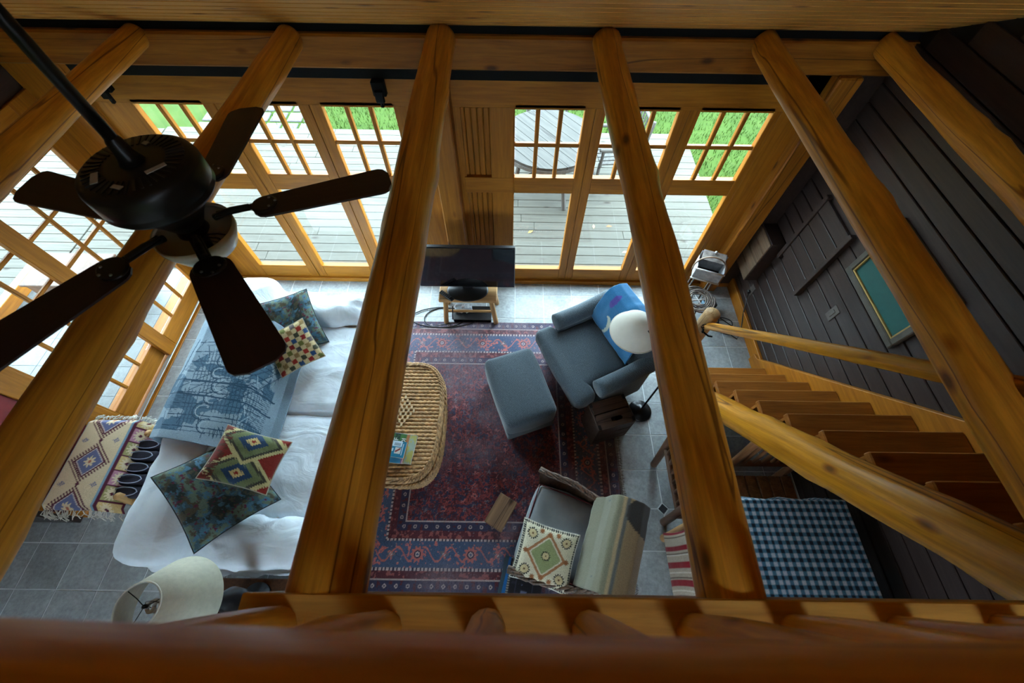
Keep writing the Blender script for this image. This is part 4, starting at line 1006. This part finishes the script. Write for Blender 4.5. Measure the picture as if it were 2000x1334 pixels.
def logchair(label, loc, rz, mat, cushion_=False):
    t = thing('log_chair', label, 'chair', loc, rz, 'log chairs round the gingham table')
    for k in range(5): box('seat_slat', -.22+.09*k, -.138+.09*k, -.20, .22, .42, .445, mat, t)
    for sx in (-1, 1):
        log('leg', (sx*.235, .22, 0), (sx*.235, .21, .44), .028, .026, mat, t, .05, 3, 12, 6, 1)
        log('back_post', (sx*.235, -.20, 0), (sx*.235, -.33, .92), .030, .027, mat, t, .05, 4, 12, 10, 2)
        log('side_rail', (sx*.235, .21, .36), (sx*.235, -.25, .36), .018, .018, mat, t, .05, 5, 10, 6, 1)
    for z, y in ((.54, -.27), (.86, -.32)): log('back_rail', (-.235, y, z), (.235, y, z), .024, .024, mat, t, .05, 6, 12, 8, 1)
    for k in range(6): log('back_slat', (-.175+.07*k, -.27, .54), (-.175+.07*k, -.32, .86), .014, .014, mat, t, .04, 7+k, 8, 6, 0)
    log('stretcher', (-.235, .215, .2), (.235, .215, .2), .017, .017, mat, t, .05, 9, 10, 6, 1)
    return t
logchair('brown log chair beyond the gingham table, slatted back', (1.93, .51, 0), PI, W_CHAIR)
tc = logchair('log chair carrying a red striped cushion, left of table', (1.45, .07, 0), -PI/2, W_HONEY)
logchair('dark brown log chair half hidden behind the knotty beam', (1.47, .66, 0), -PI/2, W_DARKF)
def stripes(U, V_):
    c = np.zeros(U.shape+(3,)); c[:] = A(176, 160, 142); ph = np.mod(U*2.0+.2, 1.0); put(c, ph < .34, A(140, 16, 32)); put(c, (np.abs(ph-.5) < .02) | (np.abs(ph-.9) < .02), A(90, 70, 62)); put(c, (np.abs(ph-.6) < .02), A(214, 204, 190)); return c
cushion('seat_pad', 'red and beige striped pad hanging on the log chair back', .40, .34, .07, stripes, orient((1.095, .09, .72), (-.985, 0, .17), (0, -1, 0)), None, piping=(.3, .05, .08), back=(.30, .05, .08))

# ------------------------------------------------------------------ end table and table lamp
t = thing('end_table', 'dark brown end table under the large cream lamp', 'table', (-1.62, -.30, 0))
box('tabletop', -.45, .48, -.30, .29, .50, .54, W_DARKF, t, .006)
for sx in (-1, 1):
    for y in (-.25, .24): box('leg', sx*.40-.025, sx*.40+.025, y-.025, y+.025, 0, .5, W_DARKF, t)
box('shelf', -.40, .40, -.25, .24, .15, .17, W_DARKF, t)
t = thing('table_lamp', 'large cream lamp shade at the lower left', 'lamp', (-1.605, -.12, .54))
obj('base', MB().lathe([(0, 0), (.09, 0), (.09, .02), (.03, .05), (.055, .16), (.07, .28), (.03, .42), (.012, .46), (.012, .62)], 32), DKM, t, smooth=True)
sh = obj('lamp_shade', MB().lathe([(.205, .71), (.095, .965)], 64), plain('linen_shade', (.60, .57, .47), .85, var=.05, vs=40, bumpS=.2, bs=300), t, smooth=True, solid=.004)
obj('rim', MB().loop([(.095*math.cos(a), .095*math.sin(a), .965) for a in np.linspace(0, 2*PI, 48, endpoint=False)], .004, 8), plain('shade_trim', (.66, .64, .56), .8), sh, smooth=True)
q = MB()
for a in (.4, .4+2*PI/3, .4+4*PI/3): q.tube([(0, 0, .925), (.05*math.cos(a), .05*math.sin(a), .935), (.094*math.cos(a), .094*math.sin(a), .955)], .0018, 6)
q.lathe([(.0, .935), (.009, .93), (.009, .91), (0, .91)], 12)
obj('spider', q, BLKPL, sh, smooth=True)
q = MB()
q.loop([(.045*math.cos(a), .02*math.sin(a), .80+.10*(.5+.5*math.sin(a))) for a in np.linspace(0, 2*PI, 20, endpoint=False)], .0015, 6)
obj('harp', q, BLKPL, sh, smooth=True)
P = [(.022*math.cos(a), .022*math.sin(a), .78+.012*a/2) for a in np.linspace(0, 6*PI, 50)]
obj('spiral_bulb', MB().tube(P, .008, 8), plain('white_bulb', (.75, .78, .8), .3), t, smooth=True)

# ------------------------------------------------------------------ ceiling fan
FX, FY, FZ = -1.075, 1.0, 2.65
FB = wood('dark_fan_blade', (.032, .014, .014), (.018, .008, .009), 'X', 8, .45, crack=False, knot=False, st_=.1)
t = thing('ceiling_fan', 'dark five bladed ceiling fan with bowl light hanging from rod', 'ceiling fan', (FX, FY, FZ))
obj('downrod', MB().tube([(0, 0, .19), (0, 0, .86)], .016, 14), BRONZE, t, smooth=True)
obj('rod_collar', MB().lathe([(.016, .30), (.021, .29), (.024, .25), (.034, .228), (.0, .226)], 24), BRONZE, t, smooth=True)
mh = obj('motor_housing', MB().lathe([(0, .226), (.06, .226), (.138, .222), (.154, .212), (.16, .198), (.16, .145), (.156, .138), (.161, .128), (.152, .115), (.11, .085), (.075, .04), (.05, .0), (0, -.01)], 56), BRONZE, t, smooth=True)
VENT = plain('vent_slot_black', (.003, .003, .003), .8)
for k in range(40):
    a = 2*PI*k/40; M = Matrix.Rotation(a, 4, 'Z') @ Matrix.Translation((.108, 0, .2225)) @ Matrix.Rotation(.05, 4, 'Y')
    obj('vent_fin', MB().box(-.024, .024, -.003, .003, 0, .004), BRONZE, mh, mat_world=M)
STK = plain('grey_sticker', (.33, .30, .26), .7)
for a, r_, w_, h_ in ((-.35, .085, .055, .016), (-2.3, .10, .05, .018), (-1.45, .11, .03, .014), (1.6, .085, .018, .014)):
    obj('label_plate', MB().box(-w_/2, w_/2, -h_/2, h_/2, 0, .002), STK, mh, mat_world=Matrix.Rotation(a, 4, 'Z') @ Matrix.Translation((r_, 0, .2275)) @ Matrix.Rotation(1.2, 4, 'Z'))
outline = []
def blade_mesh():
    q = MB(); prof = []
    r0, r1 = .21, .672
    for s_ in np.linspace(0, 1, 30):
        r = r0+(r1-r0)*s_; w_ = .058+.020*s_
        e0 = max(0, 1-(r-r0)/.05); e1 = max(0, 1-(r1-r)/.045)
        w_ *= math.sqrt(max(0, 1-e0**2.6*.75))*math.sqrt(max(.0, 1-e1**2.6*.8)); prof.append((r, w_))
    up_ = [(r, w_, .004) for r, w_ in prof]+[(r, -w_, .004) for r, w_ in prof[::-1]]; n = len(up_)
    q.v = up_+[(x, y, -.004) for x, y, z in up_]
    m = len(prof)
    for i in range(m-1):
        a, b, c, d = i, i+1, n-2-i, n-1-i
        q.f += [(d, c, b, a), (n+a, n+b, n+c, n+d)]
    q.f += [(i, (i+1) % n, n+(i+1) % n, n+i) for i in range(n)]
    return q
for k in range(5):
    a = math.radians(20.65+72*k)
    M = Matrix.Rotation(a, 4, 'Z') @ Matrix.Rotation(math.radians(-5), 4, 'X')
    bl = obj('blade', blade_mesh(), FB, t, mat_world=M)
    q = MB().box(.09, .23, -.018, .018, .006, .012)
    q.lathe([(.0, .014), (.04, .014), (.045, .006), (.0, .006)], 20, (.245, 0, 0), False, 1.0, 1.1)
    q.tube([(.08, 0, .0), (.14, 0, .012), (.20, 0, .01)], .012, 8)
    obj('blade_iron', q, BRONZE, bl, smooth=False, bevel=.003)
    for sx, sy in ((.262, .025), (.262, -.025), (.282, 0)):
        obj('screw', MB().lathe([(0, .018), (.004, .017), (.005, .014)], 8, (sx, sy, 0)), plain('screw_steel', (.2, .2, .2), .4, .8) if 'screw_steel' not in bpy.data.materials else bpy.data.materials['screw_steel'], bl)
obj('light_fitter', MB().lathe([(.045, 0), (.05, -.03), (.03, -.05), (.02, -.09), (.012, -.15)], 24), BRONZE, t, smooth=True)
bw = obj('glass_bowl', MB().lathe([(.122, -.03), (.126, -.025), (.122, -.05), (.098, -.10), (.05, -.13), (.0, -.136)], 40), plain('opal_glass', (.52, .50, .42), .25, var=.03), t, smooth=True)
bw.modifiers.new('s', 'SOLIDIFY').thickness = .004
q = MB().rbox(-.012, .012, -.012, .012, -.12, -.06, .01, 3)
obj('bulb', q, plain('bulb_glass', (.6, .6, .58), .2), t, (.04, .03, 0), smooth=True)
q = MB()
for k in range(3): q.tube([(.02, -.01*k, -.05), (.05+.01*k, .02-.02*k, -.065), (.07, .03-.03*k, -.08)], .0025, 6)
obj('wires', q, BLKPL, t, smooth=True)

# ------------------------------------------------------------------ log bench with kilim runner
t = thing('log_bench', 'low log bench against the red wall panel', 'bench', (-3.13, .74, 0))
for sx in (-1, 1):
    for sy in (-1, 1): log('leg', (sx*.24, sy*.27, 0), (sx*.22, sy*.24, .42), .03, .028, W_HONEY, t, .05, 3, 12, 6, 1)
for sy in (-1, 1):
    log('end_rail', (-.25, sy*.25, .30), (.33, sy*.25, .30), .024, .024, W_HONEY, t, .05, 5, 12, 8, 1)
for k in range(4): box('seat_plank', -.24+.085*k, -.16+.085*k, -.30, .30, .415, .44, W_HONEY, t)
for k in range(4): box('shelf_slat', .0+.08*k, .065+.08*k, -.25, .25, .285, .30, W_HONEY, t)
nu, nv = 150, 110
U, V_ = np.meshgrid(np.linspace(-.34, .34, nu), np.linspace(0, 1, nv), indexing='ij')
path = [(-.285, .25), (-.275, .42), (-.255, .453), (.10, .453), (.125, .44), (.14, .40), (.165, .33), (.19, .28)]
pl = [0]
for a, b in zip(path, path[1:]): pl.append(pl[-1]+math.dist(a, b))
sv = V_*pl[-1]; xx = np.interp(sv, pl, [p[0] for p in path]); zz = np.interp(sv, pl, [p[1] for p in path])
zz = zz-np.clip(np.abs(U)-.31, 0, 1)*1.2+.006*(fbm(U*9, V_*6, 2, 3)-.3)
ck = np.zeros(U.shape+(3,)); cream, plum, blu, rose = A(206, 184, 150), A(84, 28, 48), A(92, 98, 134), A(190, 140, 120)
ck[:] = cream
m_ = (sv > .20) & (sv < .57); cx = sv-.385
for c0 in (-.33, 0, .33):
    d = np.abs(U-c0)/.115+np.abs(cx)/.115
    hook = (d > 1.0) & (d < 1.42) & (np.mod((U-c0+cx)*36, 1) < .5)
    put(ck, m_ & hook, plum); put(ck, m_ & (d < 1.06), plum); put(ck, m_ & (d < .92), A(196, 176, 170)); put(ck, m_ & (d < .84), blu)
    rr = np.hypot(U-c0, cx); put(ck, m_ & (rr < .034*(1+.3*np.cos(8*np.arctan2(cx, U-c0)))), cream); put(ck, m_ & (rr < .012), A(170, 96, 70))
for c0 in (-.165, .165):
    for yy_ in (-.12, .12):
        rr = np.abs(U-c0)*1.4+np.abs(cx-yy_); put(ck, m_ & (rr < .03) & (np.mod((U+cx)*60, 1) < .6), blu)
    put(ck, m_ & (np.abs(U-c0)+np.abs(cx) < .018), plum)
put(ck, (np.abs(sv-.205) < .008) | (np.abs(sv-.565) < .008), A(120, 150, 168)); put(ck, (sv > .575) & (sv < .595), plum); put(ck, (sv > .165) & (sv < .19), plum)
m_ = sv > .595; cell = .11; q_ = np.mod(U+.055, cell)-cell/2; w_ = sv-.65; rr = np.hypot(q_, w_); kk = np.floor((U+.055)/cell).astype(int)
put(ck, m_, rose)
for k_, cc_ in ((0, A(196, 164, 110)), (1, A(150, 140, 92)), (2, A(176, 120, 136))): put(ck, m_ & (kk % 3 == k_), cc_)
put(ck, m_ & (rr < .04*(1+.25*np.cos(12*np.arctan2(w_, q_)))), cream*1.05); put(ck, m_ & (rr < .012), plum); put(ck, m_ & (np.abs(np.abs(q_)-cell/2) < .006), plum); put(ck, sv > pl[-1]-.02, plum)
put(ck, sv < .165, plum)
q = MB(); q.v = np.stack([xx, U, zz+.012], -1).reshape(-1, 3).tolist(); i = np.arange(nu*nv).reshape(nu, nv)
q.f = np.stack([i[:-1, :-1], i[:-1, 1:], i[1:, 1:], i[1:, :-1]], -1).reshape(-1, 4).tolist()
kt = thing('kilim_runner', 'cream and plum kilim runner draped over the log bench', 'textile', (-3.13, .74, 0))
obj('weave', q, COLM, kt, smooth=True, cols=ck.reshape(-1, 3), solid=.008)
q = MB()
for sg in (-1, 1):
    for k in range(70):
        v_ = R.random(); x = np.interp(v_*pl[-1], pl, [p[0] for p in path]); z = np.interp(v_*pl[-1], pl, [p[1] for p in path])
        y = sg*.34; q.tube([(x, y, z-.02), (x+R.uniform(-.02, .02), y+sg*R.uniform(.02, .04), z-.03), (x+R.uniform(-.03, .03), y+sg*R.uniform(.03, .06), z-R.uniform(.04, .09))], .003, 5)
o = obj('fringe', q, plain('white_fringe', (.6, .57, .5), .95), kt, smooth=True); o['kind'] = 'stuff'
t = thing('folded_throw', 'dark indigo folded blanket with pale edge loops on bench shelf', 'blanket', (-2.91, .74, .30))
IND = plain('indigo_wool', (.022, .020, .035), .95, var=.3, bumpS=.4, bs=200); EDG = plain('pale_blanket_edge', (.30, .32, .42), .9)
for k in range(5):
    y = -.20+.09*k
    q = MB().rbox(-.10, .115, y-.042, y+.042, 0.0, .085+.012*(k % 2), .03, 5, wr(12, .006, k)); f_ = obj('fold', q, IND, t, smooth=True)
    P = [(-.09+.19*s_, y+.032*math.sin(PI*s_)**.5*sg, .094+.012*(k % 2)) for sg in (-1, 1) for s_ in (np.linspace(0, 1, 12) if sg < 0 else np.linspace(1, 0, 12))]
    obj('edge_stitch', MB().tube(P, .0035, 6), EDG, f_, smooth=True)

# ------------------------------------------------------------------ corner: twig stand, birch basket, power strip, cables
TW = plain('grey_twig', (.16, .12, .10), .7, var=.4, vs=30); BIRCH = plain('birch_bark', (.40, .40, .42), .55, var=.25, vs=14); BARKI = plain('dark_basket_inside', (.03, .025, .025), .8)
t = thing('twig_stand', 'round coiled twig plant stand in the corner by window', 'stand', (1.84, 2.41, 0))
for k in range(3):
    a = 2*PI*k/3+.5; log('leg', (.13*math.cos(a), .13*math.sin(a), 0), (.06*math.cos(a), .06*math.sin(a), .40), .008, .007, TW, t, .1, k, 8, 8, 1)
for k in range(6):
    r_ = .075+.016*k; obj('coil', MB().loop([(r_*math.cos(a), r_*math.sin(a), .41+.008*math.sin(k*1.7+a*3)) for a in np.linspace(0, 2*PI, 40, endpoint=False)], .0075, 6), TW, t, smooth=True)
for a in (.2, 1.9, 3.2): obj('spoke', MB().tube([(.14*math.cos(a), .14*math.sin(a), .40), (0, 0, .40), (-.14*math.cos(a), -.14*math.sin(a), .40)], .006, 6), plain('white_twig', (.5, .48, .48), .6) if 'white_twig' not in bpy.data.materials else bpy.data.materials['white_twig'], t, smooth=True)
t = thing('birch_basket', 'birch bark basket with bent twig handle behind coiled stand', 'basket', (1.96, 2.70, 0), math.radians(-20))
bz = .44
for sx in (-1, 1):
    for sy in (-1, 1): log('leg', (sx*.10, sy*.06, 0), (sx*.085, sy*.05, bz), .008, .008, TW, t, .1, 3, 8, 6, 1)
box('front_bark', -.13, .13, -.09, -.083, bz, bz+.15, BIRCH, t, .003); box('back_bark', -.125, .125, .083, .09, bz, bz+.22, BIRCH, t, .003)
box('side_bark', -.13, -.123, -.083, .083, bz, bz+.16, BIRCH, t, .003); box('side_bark', .123, .13, -.083, .083, bz, bz+.16, BIRCH, t, .003); box('bottom', -.123, .123, -.083, .083, bz, bz+.01, BARKI, t, 0)
obj('handle', MB().tube([(.15*math.cos(a), -.02, bz+.10+.17*math.sin(a)) for a in np.linspace(-.3, PI+.3, 24)], .008, 8), plain('handle_twig', (.3, .2, .14), .6), t, smooth=True)
for z in (bz+.01, bz+.145): obj('rim_twig', MB().tube([(-.14, -.094, z), (.14, -.094, z)], .008, 8), plain('pale_rim_twig', (.5, .46, .42), .6) if 'pale_rim_twig' not in bpy.data.materials else bpy.data.materials['pale_rim_twig'], t, smooth=True)
obj('lid_flap', MB().box(-.11, .11, -.05, .05, 0, .006), plain('rusty_bark', (.34, .30, .28), .6, var=.3, vs=18), t, (0, .06, bz+.20), (.5, 0, 0))
obj('knob', MB().lathe([(0, .03), (.014, .022), (.014, .01), (.006, 0)], 12), plain('tin_knob', (.5, .5, .52), .35, .5), t, (0, .085, bz+.225), smooth=True)
t = thing('power_strip', 'blue grey power strip with black adapter on corner floor', 'power strip', (2.14, 2.56, 0), math.radians(8))
box('body', -.035, .035, -.15, .15, 0, .045, plain('blue_plastic', (.16, .30, .42), .4), t, .005)
for k in range(5): obj('socket', MB().box(-.012, .012, -.012, .012, .045, .047), BLKPL, t, (-.005, -.11+.055*k, 0))
box('adapter', .0, .075, -.0, .07, .046, .10, BLKPL, t, .006)
P = [(2.17, 2.52, .03)]+[(2.27+.08*math.cos(a)+.02*math.sin(3*a), 2.36+.11*math.sin(a*1.0), .012+.004*math.sin(a*2)) for a in np.linspace(0, 5*PI, 60)]+[(2.36, 2.2, .01), (2.42, 2.3, .03), (2.44, 2.45, .12), (2.45, 2.6, .30)]
o = obj('cord', MB().tube([Matrix.Rotation(-math.radians(8), 3, 'Z') @ (Vector(p)-Vector((2.14, 2.56, 0))) for p in P], .0055, 6), BLKPL, t, smooth=True)

# ------------------------------------------------------------------ framed picture on the right wall
t = thing('framed_picture', 'landscape painting in dark frame on board wall behind beam', 'picture', (RX-.001, 1.655, 1.60))
FRM = plain('dark_grey_frame', (.085, .075, .06), .5, var=.2); GLD = plain('gold_liner', (.45, .30, .10), .4, .4)
hw, hh = .335, .25
for a, b, c, d in ((-hw, hw, hh-.045, hh), (-hw, hw, -hh, -hh+.045), (-hw, -hw+.045, -hh+.045, hh-.045), (hw-.045, hw, -hh+.045, hh-.045)): box('frame', -.035, 0, a, b, c, d, FRM, t, .006)
for a, b, c, d in ((-hw+.045, hw-.045, hh-.057, hh-.045), (-hw+.045, hw-.045, -hh+.045, -hh+.057), (-hw+.045, -hw+.057, -hh+.057, hh-.057), (hw-.057, hw-.045, -hh+.057, hh-.057)): box('gold_liner', -.026, 0, a, b, c, d, GLD, t, .002)
n = 60; u = np.linspace(-1, 1, n); U, V_ = np.meshgrid(u, u, indexing='ij')
cp = np.zeros(U.shape+(3,)); cp[:] = A(128, 132, 168); f_ = fbm(U*3, V_*3, 4, 3)
put(cp, V_ < -.15+.5*f_+.25*U, A(40, 74, 66)); put(cp, V_ < -.1+.1*f_, A(30, 84, 80)); put(cp, (V_ < .35+.3*f_-.5*np.abs(U+.2)) & (V_ > .05), A(60, 86, 58)); put(cp, (np.abs(V_+.05-.2*f_) < .05), A(110, 116, 60))
q = MB(); q.v = np.stack([np.full(U.shape, -.012), U*(hw-.05), V_*(hh-.05)], -1).reshape(-1, 3).tolist(); i = np.arange(n*n).reshape(n, n)
q.f = np.stack([i[:-1, :-1], i[:-1, 1:], i[1:, 1:], i[1:, :-1]], -1).reshape(-1, 4).tolist()
obj('canvas', q, COLP, t, cols=cp.reshape(-1, 3))
